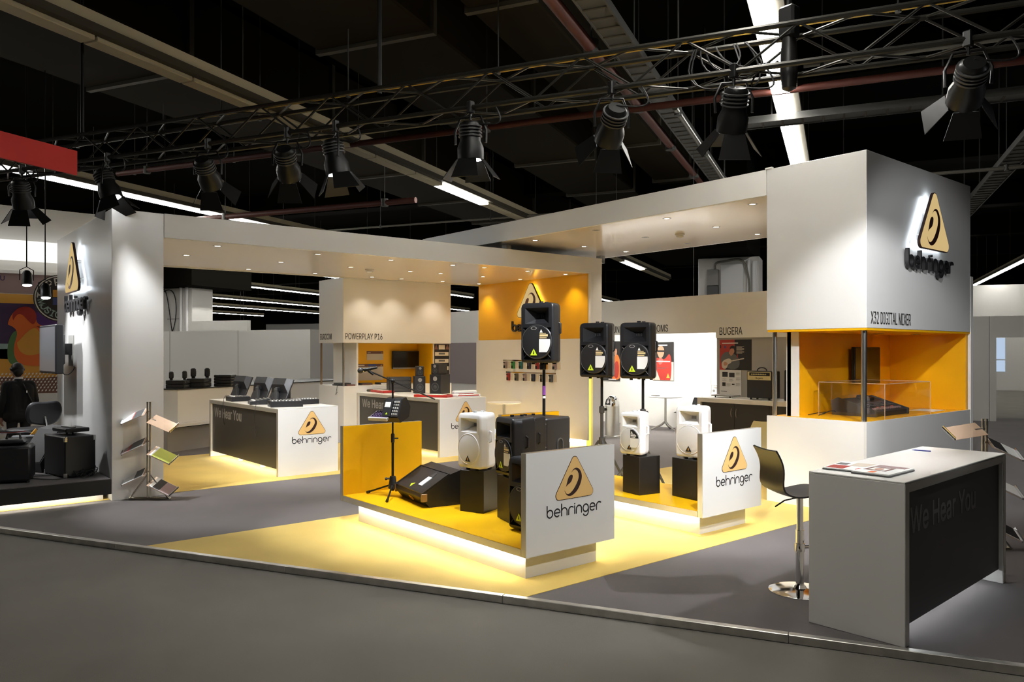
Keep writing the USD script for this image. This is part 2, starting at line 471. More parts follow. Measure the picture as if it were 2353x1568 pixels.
pipe_run('conduit', 'long thin grey conduit above the middle of the left canopy', 'pipe', hp(20.0, -17, 5.6), hp(20.0, -5, 5.6), 0.03, 'pipe_grey', 4)
pipe_run('conduit', 'pale conduit crossing above the right tower roof', 'pipe', hp(17.2, -0.3, 5.3), hp(17.2, 9, 5.3), 0.035, 'pipe_grey', 4)
pipe_run('conduit', 'bluish conduit between red pipe and cable tray at upper right', 'pipe', hp(12.4, -0.5, 6.1), hp(12.4, 6, 6.1), 0.03, 'pipe_grey', 3)
pipe_run('conduit', 'silver foil wrapped pipe hanging right of the red pipe', 'pipe', hp(12.5, -2.45, 5.75), hp(18.5, -2.45, 5.75), 0.05, 'brushed_steel', 3)


def cable_tray(label, along, a0, a1, c, z, w):
    t = thing('cable_tray', label, 'cable tray')
    def b(x0, x1, y0, y1, z0, z1):
        return hbox(x0, x1, y0, y1, z0, z1) if along == 'h' else hbox(y0, y1, x0, x1, z0, z1)
    obj('tray_floor', b(a0, a1, c - w / 2, c + w / 2, z, z + 0.012), 'tray_grey', t)
    for s in (-1, 1):
        obj('side_rail', b(a0, a1, c + s * w / 2 - 0.012, c + s * w / 2 + 0.012, z - 0.02, z + 0.09), 'tray_grey', t)
    for q in np.arange(a0 + 0.15, a1, 0.3):
        obj('rib', b(q, q + 0.03, c - w / 2, c + w / 2, z - 0.014, z), 'batten_dark', t)
    for q in np.arange(a0 + 0.6, a1, 2.4):
        p = hp(q, c, z) if along == 'h' else hp(c, q, z)
        obj('hanger', B().cyl(p, (p[0], p[1], 8.19), 0.012, n=5, caps=False), 'tray_grey', t)


cable_tray('perforated grey cable tray running beside the thick red pipe', 'h', 8.0, 22.0, -2.75, 6.0, 0.34)
cable_tray('ribbed cable tray crossing behind the bright light row at upper right', 't', -1.6, 6.5, 12.95, 5.45, 0.34)
cable_tray('cable tray running away at the right frame edge above the tower', 'h', 13.0, 24.0, 3.0, 5.4, 0.36)

# ------------------------------------------------------------------ the lighting truss
tru = thing('lighting_truss', 'long black box truss hung diagonally across the front of the booth', 'truss')
TH, TW, TZ, TD = 6.68, 0.30, 4.10, 0.32
T0, T1 = -12.0, 4.2
for dh in (-TW / 2, TW / 2):
    for z in (TZ, TZ + TD):
        obj('chord', B().cyl(hp(TH + dh, T0, z), hp(TH + dh, T1, z), 0.025, n=8), 'truss_metal', tru, 40)
k = 0
q = T0
while q < T1 - 0.4:
    for dh in (-TW / 2, TW / 2):
        z0, z1 = (TZ, TZ + TD) if k % 2 else (TZ + TD, TZ)
        obj('brace', B().cyl(hp(TH + dh, q, z0), hp(TH + dh, q + 0.45, z1), 0.011, n=6, caps=False), 'truss_metal', tru, 40)
    for z in (TZ, TZ + TD):
        s = 1 if k % 2 else -1
        obj('brace', B().cyl(hp(TH - s * TW / 2, q, z), hp(TH + s * TW / 2, q + 0.45, z), 0.011, n=6, caps=False), 'truss_metal', tru, 40)
    q += 0.45
    k += 1
for q in (-8.6, -4.3, -0.38):
    p = hp(TH, q, TZ + TD)
    obj('hoist_chain', B().cyl(p, (p[0], p[1], 8.19), 0.022, n=6, caps=False), 'black_metal', tru)
hb = thing('chain_hoist', 'black chain hoist bag hanging on the truss under the bright light row', 'hoist', hp(TH, -0.38, 0))
obj('hoist_body', B().box(-0.06, 0.06, -0.07, 0.07, 4.35, 4.62, 0.02), 'black_metal', hb)
obj('chain_bag', B().lathe([(0.0, 3.92), (0.055, 3.95), (0.07, 4.08), (0.065, 4.25), (0.055, 4.36)], 14), 'black_plinth', hb, 40)
cv = []
for i in range(9):
    a = RNG.uniform(-0.7, 0.7, 3)
    p0 = hp(TH + 0.1, -0.9 + a[0] * 0.4, TZ + TD)
    p1 = hp(TH - 0.1, -0.6 + a[1] * 0.6, TZ + 0.05)
    s = np.linspace(0, 1, 12)[:, None]
    cv.append(p0 * (1 - s) + p1 * s + np.array([0, 0, -0.16]) * np.sin(s * PI) * (1 + a[2]) + HT * 0.15 * np.sin(s * 2 * PI) * a[0])
bb = B()
for c in cv:
    bb.tube(c, 0.008, 5)
obj('power_cable', bb, 'cable_black', tru, 40, kind='stuff')

# ------------------------------------------------------------------ spotlights on the truss
SPOTS = (
    (-9.49, (2.2, 12.6, 0.4), 0.7, 'spotlight on the truss at far left just under the red banner'),
    (-7.98, (3.3, 9.3, 0.0), 1.3, 'spotlight with two open barn doors in front of the left canopy corner'),
    (-6.43, (5.2, 11.3, 0.6), 1.2, 'third spotlight from the left, above the left canopy fascia'),
    (-5.34, (5.6, 10.6, 0.4), 1.2, 'fourth spotlight from the left, a square flap hanging below it'),
    (-4.73, (4.3, 7.0, 0.4), 0.9, 'fifth spotlight from the left, close beside the fourth'),
    (-3.20, (4.6, 6.0, 0.5), 0.9, 'spotlight near the middle of the truss, level with the beige light row end'),
    (-1.83, (6.4, 7.0, 1.6), 1.3, 'spotlight with its shield facing the camera, in front of the right canopy'),
    (-0.80, (6.6, 5.0, 0.6), 1.2, 'spotlight with a coiled cable left of the bright light row'),
    (0.87, (9.9, 4.6, 0.9), 1.5, 'large spotlight at upper right of the picture above the tower'),
)


def spotlight(q, target, power, label, drop=0.34):
    base = hp(TH - TW / 2, q, TZ)
    t = thing('spotlight', label, 'spotlight')
    c = base + np.array([0, 0, -drop])
    d = np.array(target, float) - c
    d /= np.linalg.norm(d)
    u = np.cross(d, [0, 0, 1.0])
    u /= np.linalg.norm(u)
    w = np.cross(u, d)
    def at(a, b, e):
        return c + u * a + w * b + d * e
    obj('clamp', B().box(-0.03, 0.03, -0.03, 0.03, 0, 0.12, 0.008).move(base + np.array([0, 0, -0.06])).cyl(base - np.array([0, 0, 0.12]), base, 0.014, n=8), 'black_metal', t)
    yk = [at(-0.15, 0, 0), at(-0.155, 0, 0) + (0, 0, 0.12), base - np.array([0, 0, 0.10]) - u * 0.10, base - np.array([0, 0, 0.09]) + u * 0.10, at(0.155, 0, 0) + (0, 0, 0.12), at(0.15, 0, 0)]
    obj('yoke', B().tube(yk, 0.012, 6), 'black_metal', t, 40)
    h = B().tube([at(0, 0, -0.20), at(0, 0, -0.17), at(0, 0, -0.02), at(0, 0, 0.04), at(0, 0, 0.15)], [0.075, 0.095, 0.10, 0.125, 0.125], 18)
    obj('lamp_housing', h, 'black_metal', t, 35)
    fins = B()
    for e in (-0.16, -0.13, -0.10, -0.07):
        fins.tube([at(0, 0, e), at(0, 0, e + 0.012)], 0.112, 18)
    obj('cooling_fins', fins, 'dark_grey', t, 35)
    obj('lens', B().tube([at(0, 0, 0.150), at(0, 0, 0.154)], 0.105, 18), 'lens_cool', t, 35)
    for i in range(4):
        a = i * PI / 2
        du, dw = math.cos(a), math.sin(a)
        side = (-math.sin(a), math.cos(a))
        out = 0.10 if i % 2 else 0.13
        q0 = [at(du * 0.115 + side[0] * s, dw * 0.115 + side[1] * s, 0.15) for s in (-0.085, 0.085)]
        q1 = [at(du * (0.115 + out) + side[0] * s, dw * (0.115 + out) + side[1] * s, 0.15 + 0.18) for s in (0.13, -0.13)]
        pts = np.array(q0 + q1)
        nrm = np.cross(pts[1] - pts[0], pts[2] - pts[0])
        nrm = nrm / np.linalg.norm(nrm) * 0.003
        v = np.vstack([pts - nrm, pts + nrm])
        obj('barn_door', B().add(v, [(0, 1, 2, 3), (7, 6, 5, 4), (0, 4, 5, 1), (1, 5, 6, 2), (2, 6, 7, 3), (3, 7, 4, 0)]), 'black_metal', t)
    s = np.linspace(0, 1, 16)[:, None]
    cab = at(0, 0.03, -0.2) * (1 - s) + (base + HT * 0.25) * s + (HT * 0.16 - np.array([0, 0, 0.10])) * np.sin(s * PI)
    obj('power_cable', B().tube(cab, 0.008, 5), 'cable_black', t, 40)
    if power:
        spot_light(f'spot_{len(taken)}', at(0, 0, 0.20), target, SPOT * power * 10, 27, 0.55, 0.06, (0.95, 0.97, 1.0))


for q, tg, pw, lab in SPOTS:
    spotlight(q, tg, pw, lab)
for i, (q, tg, pw) in enumerate(((1.7, (7.0, 4.5, 0.6), 1.2), (2.4, (5.0, 4.5, 0.6), 1.2), (3.3, (9.6, 3.9, 2.2), 0.5), (-11.0, (2.2, 12.2, 1.6), 1.3))):
    spotlight(q, tg, pw, ('first spotlight on the truss past the right frame edge', 'second spotlight on the truss past the right frame edge', 'third spotlight on the truss past the right frame edge', 'spotlight on the truss past the left frame edge')[i])

# ------------------------------------------------------------------ red banner
ban = obj('banner', hbox(1.6, 5.59, -7.30, -7.27, 3.63, 3.88), 'banner_red')
tag(ban, 'plain red hanging banner at the left edge above the stage', 'banner')
# ================================================================== the logo: rounded triangle with an ear, and the rounded wordmark
def arc(cx, cy, r, a0, a1, n=26):
    a = np.radians(np.linspace(a0, a1, n))
    return [(cx + r * math.cos(x), cy + r * math.sin(x)) for x in a]


def wordmark(weight=0.15):
    gl = {'b': ([[(0, 1.55), (0, .5)], arc(.5, .5, .5, 0, 360)], 1.0), 'e': ([arc(.5, .5, .5, 0, 305), [(0, .5), (1, .5)]], 1.0), 'h': ([[(0, 1.55), (0, 0)], arc(.5, .5, .5, 180, 0) + [(1, 0)]], 1.0),
          'r': ([[(0, 0)] + arc(.5, .5, .5, 180, 50)], .82), 'i': ([[(0, 0), (0, 1.0)], [(0, 1.3), (0, 1.31)]], 0.0), 'n': ([[(0, 0)] + arc(.5, .5, .5, 180, 0) + [(1, 0)]], 1.0), 'g': ([arc(.5, .5, .5, 0, 360), [(1, .5)] + arc(.5, -.06, .5, 0, -150)], 1.0)}
    x, out = 0, []
    for ch in 'behringer':
        strokes, w = gl[ch]
        for s in strokes:
            out.append(affinity.translate(LineString(s).buffer(weight / 2, 6), x, 0))
        x += w + .30
    p = unary_union(out)
    x0, _, x1, _ = p.bounds
    return affinity.scale(affinity.translate(p, -(x0 + x1) / 2, 0), 1 / (x1 - x0), 1 / (x1 - x0), origin=(0, 0))


WORD, WORD_BOLD = wordmark(0.17), wordmark(0.24)


def spline(pts, n=40):
    from scipy.interpolate import splprep, splev
    p = np.array(pts, float).T
    tck, _ = splprep(p, s=0, k=min(3, p.shape[1] - 1))
    return list(zip(*splev(np.linspace(0, 1, n), tck)))


TRI0 = Polygon([(-1, 0), (1, 0), (0, 1)])
_o = spline([(-.17, .62), (.02, .715), (.20, .68), (.33, .52), (.24, .30), (-.02, .12), (-.30, .075), (-.50, .21)])
_i = spline([(-.50, .21), (-.36, .125), (-.10, .20), (.10, .36), (.19, .53), (.13, .635), (.0, .68), (-.17, .62)])
EAR = unary_union([Polygon(_o + _i).buffer(0), Polygon(spline([(-.44, .30), (-.32, .50), (-.22, .56), (-.12, .545), (-.14, .46), (-.27, .37), (-.44, .30)])).buffer(0)])


def logo(parent, o, ax, ay, w, h, word_w, gap, th=0.004, standoff=0.0, lit=None, bold=False):
    """Triangle of width w and height h standing on o (middle of its base), wordmark gap below."""
    ax, ay, o = np.array(ax, float), np.array(ay, float), np.array(o, float)
    n = np.cross(ax, ay)
    r = w * 0.085
    tri = affinity.scale(TRI0, w / 2 * 1.07, h * 1.09, origin=(0, 0)).buffer(-r).buffer(r, 12)
    o1 = o + n * standoff
    lt_ = obj('logo_triangle', B().flat(tri, o1, ax, ay, th), 'logo_brown', parent)
    face = tri.buffer(-w * 0.011)
    obj('logo_face', B().flat(face, o1 + n * th, ax, ay, 0.002), 'logo_lit' if lit else 'logo_tan', lt_)
    ear = affinity.scale(EAR, w / 2, h, origin=(0, 0))
    obj('logo_ear', B().flat(ear, o1 + n * (th + 0.002), ax, ay, 0.002), 'logo_brown', lt_)
    wm = affinity.scale(WORD_BOLD if bold else WORD, word_w, word_w, origin=(0, 0))
    obj('lettering', B().flat(wm, o - ay * gap + n * (standoff * 0.4), ax, ay, max(th, standoff * 0.6)), 'ink_black', parent, label='black rounded lettering reading behringer')
    if lit:
        ring = tri.buffer(-w * 0.02).difference(tri.buffer(-w * 0.07))
        b = B()
        for g in getattr(ring, 'geoms', [ring]):
            m = trimesh.creation.triangulate_polygon(g, engine='earcut')
            v, f = np.array(m[0]), np.array(m[1])[:, ::-1]
            b.add(o1 - n * 0.004 + v[:, :1] * ax + v[:, 1:2] * ay, f)
        obj('halo_strip', b, lit, parent)
        b = B()
        for px_, py_ in ((-.3, .25), (.3, .25), (-.12, .62), (.12, .62)):
            c = o + ax * px_ * w + ay * py_ * h
            b.cyl(c, c + n * standoff, 0.008, n=8)
        obj('stand_off', b, 'brushed_steel', parent)


X_, Y_, Z_ = np.array([1.0, 0, 0]), np.array([0, 1.0, 0]), np.array([0, 0, 1.0])

# ================================================================== LEFT CANOPY (portal with yellow sign wall)
lc = thing('left_canopy', 'long white canopy on the left with a pillar, glossy soffit and yellow sign wall', 'canopy', kind='structure')
obj('pillar', B().box(2.253, 2.844, 10.214, 13.70, 0, 3.529, 0.004), 'satin_silver', lc)
obj('fascia', B().flat(Polygon([(2.852, 3.231), (10.47, 3.276), (10.772, 3.278), (10.772, 3.579), (2.852, 3.533)]), (0, 10.274, 0), X_, Z_, 0.06), 'white_laminate', lc)
obj('rear_fascia', B().flat(Polygon([(2.852, 3.222), (10.772, 3.262), (10.772, 3.578), (2.852, 3.532)]), (0, 13.72, 0), X_, Z_, 0.05), 'white_laminate', lc)
obj('soffit', B().flat(Polygon([(2.844, 3.235), (10.46, 3.278), (10.46, 3.30), (2.844, 3.257)]), (0, 13.67, 0), X_, Z_, 3.396), 'gloss_soffit', lc)
obj('roof_panel', B().flat(Polygon([(2.852, 3.48), (10.76, 3.526), (10.76, 3.54), (2.852, 3.494)]), (0, 13.67, 0), X_, Z_, 3.396), 'batten_dark', lc)
obj('yellow_wall', bx(10.45, 10.50, 10.275, 13.67, 2.048, 3.279), 'yellow_laminate', lc)
obj('white_wall', bx(10.385, 10.42, 10.214, 13.67, 0.13, 2.05), 'white_laminate', lc)
obj('end_leg', B().box(10.53, 10.772, 10.214, 13.70, 0, 3.278, 0.004), 'white_laminate', lc)
obj('front_cover', bx(10.46, 10.53, 10.216, 10.274, 2.05, 3.278), 'white_laminate', lc)
obj('light_slot', bx(10.42, 10.53, 10.27, 10.28, 0.02, 2.05), 'slot_yellow', lc, label='glowing yellow vertical light slot')
obj('toe_light', bx(10.39, 10.40, 10.35, 13.5, 0.06, 0.11), 'led_warm', lc)
logo(lc, (10.45, 11.80, 2.50), -Y_, Z_, 0.92, 0.70, 1.30, 0.27, 0.03, 0.07, 'halo_warm', True)
logo(lc, (2.253, 12.05, 2.62), -Y_, Z_, 0.98, 0.69, 1.40, 0.24, 0.03, 0.07, 'halo', True)
for y in (10.214, 13.70):
    obj('joint', bx(2.844, 2.852, y + 0.004 if y < 11 else y - 0.02, y + 0.02, 3.24, 3.527), 'wall_grey', lc)

# ================================================================== RIGHT TOWER with display niche
rt = thing('right_tower', 'tall white corner tower at right with open yellow display niche and lit triangle sign', 'tower', kind='structure')
obj('counter_front', bx(8.329, 11.25, 3.96, 3.99, 0, 1.03), 'satin_silver', rt)
obj('counter_side', bx(8.329, 8.359, 3.99, 5.172, 0, 1.03), 'white_laminate', rt)
obj('display_floor', bx(8.359, 11.25, 3.99, 5.165, 0.995, 1.024), 'yellow_laminate', rt)
obj('counter_rear', bx(8.359, 11.25, 5.14, 5.17, 0, 0.995), 'white_laminate', rt)
obj('upper_box', B().box(8.329, 11.25, 3.96, 5.172, 2.06, 4.0, 0.003), 'satin_silver', rt)
obj('niche_ceiling', bx(8.335, 11.25, 3.966, 5.165, 2.035, 2.06), 'yellow_laminate', rt)
obj('niche_rear_wall', bx(8.545, 11.2, 4.98, 5.03, 1.024, 2.035), 'yellow_laminate', rt)
obj('niche_rear_wall', bx(8.545, 8.56, 4.88, 5.04, 1.024, 2.035), 'white_laminate', rt)
obj('niche_side_wall', bx(11.18, 11.25, 3.99, 4.98, 1.024, 2.035), 'yellow_laminate', rt)
obj('end_panel', bx(11.25, 11.33, 3.955, 5.2, 0, 2.80), 'white_laminate', rt)
obj('post', B().cyl((8.395, 4.02, 1.02), (8.395, 4.02, 2.04), 0.030, n=20), 'brushed_steel', rt, 40)
obj('post', B().cyl((8.42, 5.12, 1.02), (8.42, 5.12, 2.04), 0.026, n=20), 'brushed_steel', rt, 40)
logo(rt, (9.86, 3.96, 3.02), X_, Z_, 0.90, 0.70, 1.30, 0.23, 0.03, 0.07, 'halo', True)
obj('niche_lettering', text(B(), 'X32 DIGITAL MIXER', (8.427, 3.96, 2.108), X_, Z_, 0.135, width=1.0), 'sign_letter', rt, label='black condensed lettering reading X32 DIGITAL MIXER')
obj('cap_bracket', B().box(8.32, 8.36, 5.10, 5.19, 4.0, 4.02), 'white_laminate', rt)

rc = thing('right_canopy', 'white canopy on the right running back from the corner tower over the booth', 'canopy', kind='structure')
obj('fascia', bx(8.329, 8.389, 5.18, 12.70, 3.69, 4.0), 'white_laminate', rc)
obj('outer_fascia', bx(11.38, 11.44, 5.18, 12.70, 3.69, 4.0), 'white_laminate', rc)
obj('rear_fascia', bx(8.389, 11.38, 12.64, 12.70, 3.69, 4.0), 'white_laminate', rc)
obj('soffit', bx(8.389, 11.38, 5.18, 12.64, 3.69, 3.71), 'gloss_soffit', rc)
obj('roof_panel', bx(8.389, 11.38, 5.18, 12.64, 3.94, 3.96), 'batten_dark', rc)
for x in (8.7, 11.1):
    obj('bearing_block', bx(x - 0.06, x + 0.06, 10.5, 10.62, 3.545, 3.69), 'brushed_steel', rc)

# ------------------------------------------------------------------ downlights and detectors in the canopies
def downlight(loc, label, group, lit=True, power=1.0, first={}):
    key = lit
    if key not in first:
        t = thing('downlight', label, 'downlight', loc, 0, group)
        obj('trim_ring', B().lathe([(0.038, -0.004), (0.060, -0.004), (0.063, 0.0), (0.038, 0.0)], 20), 'brushed_steel', t, 30)
        obj('lens', B().lathe([(0.0, -0.002), (0.038, -0.002)], 18), 'lens_warm' if lit else 'dark_grey', t)
        first[key] = t
    else:
        t = copy_of(first[key], label, loc)
        custom(t, group=group)
    if lit:
        p = np.array(loc, float)
        spot_light(f'down_{len(taken)}_{int(p[0] * 100)}_{int(p[1] * 100)}', p - Z_ * 0.02, p - Z_ * 2, DOWN * power * 12, 50, 0.8, 0.03, (1.0, 0.86, 0.68))


rows = ('front', 'middle', 'rear')
ordn = ('first', 'second', 'third', 'fourth', 'fifth', 'sixth', 'seventh')
for j, y in enumerate((10.62, 11.95, 13.33)):
    for i, x in enumerate((3.65, 5.12, 6.37, 7.57, 8.24, 9.24, 10.2)):
        downlight((x, y, 3.235 + (x - 2.844) * 0.00565), f'lit downlight in the left canopy soffit, {rows[j]} row, {ordn[i]} from the left', 'downlights in the left canopy soffit', True, 1.0)
for i, y in enumerate((5.6, 6.98, 8.365, 9.79)):
    for j, x in enumerate((8.69, 9.86, 10.97)):
        lit = i != 2
        downlight((x, y, 3.69), ('lit' if lit else 'unlit') + f' downlight in the right canopy soffit, {ordn[i]} row from the tower, {("outer", "middle", "inner")[j]} one', 'downlights in the right canopy soffit', lit, 0.6)
downlight((10.82, 4.48, 2.035), 'small lit downlight in the ceiling of the yellow display niche', 'downlights in the display niche', True, 0.25)
downlight((9.83, 4.52, 2.035), 'small lit downlight behind the corner post of the display niche', 'downlights in the display niche', True, 0.2)
sd = thing('smoke_detector', 'white smoke detector on the left canopy soffit', 'smoke detector', (6.8, 12.07, 3.257))
obj('detector_base', B().lathe([(0.075, 0), (0.075, -0.02), (0.05, -0.025)], 20), 'white_plastic', sd, 30)
obj('detector_cap', B().lathe([(0.06, -0.02), (0.058, -0.045), (0.03, -0.06), (0, -0.062)], 20), 'white_plastic', sd, 30)
copy_of(sd, 'white smoke detector on the right canopy soffit', (10.0, 7.77, 3.69))

# ================================================================== POWERPLAY / EUROCOM block behind the left canopy
pp = thing('product_booth', 'beige block under the left canopy rear edge lettered POWERPLAY P16 with a yellow niche', 'booth', kind='structure')
obj('upper_box', B().box(7.152, 9.73, 13.725, 14.78, 1.975, 3.262, 0.003), 'white_laminate', pp)
obj('counter_box', B().box(7.152, 9.73, 13.70, 14.78, 0, 1.12, 0.003), 'white_laminate', pp)
obj('niche_rear_wall', bx(7.50, 9.27, 14.33, 14.38, 1.12, 1.975), 'yellow_laminate', pp)
obj('niche_side_wall', bx(9.255, 9.285, 13.76, 14.33, 1.12, 1.975), 'yellow_laminate', pp)
obj('niche_edge', bx(9.285, 9.30, 13.735, 14.38, 1.12, 1.975), 'white_laminate', pp)
obj('partition', bx(7.46, 7.50, 13.76, 14.75, 1.12, 1.975), 'white_panel', pp)
obj('end_wall', bx(9.30, 9.73, 13.76, 14.75, 1.12, 1.975), 'wall_taupe', pp)
obj('post', bx(7.157, 7.187, 13.735, 13.765, 1.12, 1.975), 'brushed_steel', pp)
obj('post', bx(7.157, 7.187, 14.70, 14.73, 1.12, 1.975), 'bronze_post', pp)
obj('front_lettering', text(B(), 'POWERPLAY P16', (7.20, 13.725, 2.045), X_, Z_, 0.118, width=0.83), 'sign_letter', pp, label='black condensed lettering reading POWERPLAY P16')
obj('side_lettering', text(B(), 'EUROCOM', (7.152, 14.72, 2.045), -Y_, Z_, 0.118, width=0.50), 'sign_letter', pp, label='black condensed lettering reading EUROCOM')


def print_panel(name, label, cat, o, ax, ay, w, h, shapes, base='print_black', th=0.006, parent=None):
    """A flat printed panel: shapes are (material, outline in panel coordinates 0..1)."""
    o, ax, ay = np.array(o, float), np.array(ax, float), np.array(ay, float)
    n = np.cross(ax, ay)
    t = thing(name, label, cat) if parent is None else parent
    obj('panel', B().flat(sbox(0, 0, w, h), o, ax, ay, th), base, t)
    for k, (m, s) in enumerate(shapes):
        if isinstance(s, tuple):
            pn, s = s
        else:
            pn = 'print'
        s = affinity.scale(s, w, h, origin=(0, 0)).intersection(sbox(0, 0, w, h))
        if not s.is_empty:
            obj(pn, B().flat(s, o + n * (th + 0.0003 * k), ax, ay, 0.0012), m, t)
    return t


def lines(x0, x1, y0, y1, n, fill=0.5):
    d = (y1 - y0) / n
    return unary_union([sbox(x0, y0 + i * d, x1 - (0.25 * (x1 - x0) if i % 3 == 0 else 0), y0 + i * d + d * fill) for i in range(n)])


blob = lambda pts, r=0.0: Polygon(spline(pts + pts[:1], 60)).buffer(0).buffer(r)
tri = lambda x, y, s, k=1.0: Polygon([(x - s, y), (x + s, y), (x, y + s * 1.6 * k)])
sheet = [('print_brown', ('header', sbox(0, .86, 1, 1))), ('print_amber', tri(.92, .88, .03, 2.2))]
print_panel('wall_sheet', 'small info sheet on the yellow niche wall, upper of two', 'poster', (8.005, 14.33, 1.62), X_, Z_, 0.395, 0.19, [('print_brown', ('header', sbox(0, .72, 1, 1))), ('print_amber', tri(.92, .76, .03, 4)), ('print_cream', lines(.05, .3, .8, .92, 1))], 'print_cream')
print_panel('wall_sheet', 'larger info sheet on the yellow niche wall, lower of two, behind the microphone', 'poster', (7.78, 14.33, 1.20), X_, Z_, 0.62, 0.34, [('print_brown', ('header', sbox(0, .84, 1, 1))), ('print_blue', sbox(.42, .86, .72, .98)), ('print_amber', tri(.92, .86, .03, 2.4)), ('print_cream', sbox(.04, .88, .28, .96))], 'print_cream')
tv = thing('television', 'flat black television on the yellow niche wall behind the second counter', 'television', (8.93, 14.31, 1.622))
obj('casing', B().box(-0.335, 0.335, -0.055, 0.0, -0.19, 0.19, 0.008), 'black_plastic', tv)
obj('screen', bx(-0.315, 0.315, -0.058, -0.055, -0.155, 0.175), 'screen_black', tv)
obj('lower_bezel', bx(-0.335, 0.335, -0.060, -0.055, -0.19, -0.165), 'grey_box', tv)
obj('wall_bracket', bx(-0.1, 0.1, 0.0, 0.02, -0.1, 0.1), 'black_metal', tv)
print_panel('wall_sheet', 'upright product sheet with three rack devices right of the yellow niche', 'poster', (9.31, 13.758, 1.16), X_, Z_, 0.40, 0.80, [('print_brown', tri(.14, .86, .12, .8)), ('print_brown', tri(.86, .86, .12, .8)), ('print_cream', ('header', sbox(.3, .86, .7, .98)))] + [('print_cream', ('device_strip', sbox(.06, y, .94, y + .1))) for y in (.30, .50, .69)] + [('print_grey', sbox(.3, y + .03, .7, y + .08)) for y in (.30, .50, .69)], 'print_black')

# ================================================================== BACK WALL: BUGERA shelf and lounge
bw = struct('wall_back', bx(11.93, 12.05, 5.30, 8.43, 0, 2.05), 'wall_grey', 'grey lower wall behind the guitar amplifiers under the BUGERA sign', 'wall')
fs = thing('wall_fascia', 'long beige fascia over the lounge and guitar corner lettered BUGERA and ROOMS', 'fascia', kind='structure')
obj('fascia_panel', B().flat(Polygon([(-13.0, 2.15), (-8.43, 2.15), (-8.43, 2.05), (-5.30, 2.05), (-5.30, 2.85), (-13.0, 2.85)]), (11.90, 0, 0), -Y_, Z_, 0.03).move((0.03, 0, 0)), 'white_laminate', fs)
obj('amp_lettering', text(B(), 'BUGERA', (11.90, 8.35, 2.105), -Y_, Z_, 0.135, width=0.475), 'sign_letter', fs, label='black condensed lettering reading BUGERA')
obj('lounge_lettering', text(B(), 'UN', (11.90, 10.96, 2.19), -Y_, Z_, 0.135, width=0.17), 'sign_letter', fs)
obj('lounge_lettering', text(B(), 'ROOMS', (11.90, 9.98, 2.19), -Y_, Z_, 0.135, width=0.45), 'sign_letter', fs, label='black condensed lettering reading ROOMS')
struct('wall_back', bx(11.9, 12.0, 13.0, 18.0, 0, 2.85), 'white_laminate', 'white back wall section between the product block and the yellow sign wall', 'wall')
pn = obj('wall_panel', bx(11.885, 11.9, 15.38, 16.9, 0.975, 2.03), 'mauve_wall')
tag(pn, 'plain mauve panel on the back wall right of the product sheet', 'panel', kind='structure')
struct('wall_back', bx(14.6, 14.7, 8.43, 14.6, 0, 2.85), 'white_panel', 'white rear wall of the lounge carrying the posters', 'wall')
struct('wall_left', bx(11.95, 14.6, 14.5, 14.6, 0, 2.85), 'white_panel', 'white side wall at the far end of the lounge', 'wall')
struct('wall_right', bx(11.95, 14.6, 8.35, 8.43, 0, 2.85), 'white_panel', 'white side wall of the lounge beside the guitar amplifier shelf', 'wall')
lf = thing('lounge_lamp', 'white ceiling lamp panel hidden above the lounge behind the fascia', 'ceiling light', (13.2, 11.3, 2.80))
obj('lamp_frame', B().box(-0.3, 0.3, -1.6, 1.6, 0.01, 0.05), 'white_plastic', lf)
obj('diffuser', bx(-0.28, 0.28, -1.58, 1.58, 0.0, 0.01), 'tube', lf)
obj('suspension', B().cyl((0, -1.4, 0.05), (0, -1.4, 5.4), 0.006, n=5).cyl((0, 1.4, 0.05), (0, 1.4, 5.4), 0.006, n=5), 'tray_grey', lf)
dr = thing('door_1', 'white door with lever handle in the lounge rear wall', 'door', kind='structure')
dl_ = obj('door_leaf', bx(14.575, 14.60, 9.55, 10.45, 0.0, 2.03), 'white_laminate', dr)
for y0, y1, z0, z1 in ((10.45, 10.53, 0, 2.11), (9.47, 9.55, 0, 2.11), (9.55, 10.45, 2.03, 2.11)):
    obj('door_frame', bx(14.56, 14.60, y0, y1, z0, z1), 'white_plastic', dr)
obj('door_handle', B().cyl((14.575, 10.38, 1.05), (14.52, 10.38, 1.05), 0.011, n=8).cyl((14.525, 10.39, 1.05), (14.525, 10.25, 1.05), 0.010, n=8), 'brushed_steel', dl_, 40)
obj('lock', B().lathe([(0.0, -0.006), (0.026, -0.006), (0.028, 0)], 14, (14.575, 10.38, 0.92), 'x'), 'brushed_steel', dl_, 40)

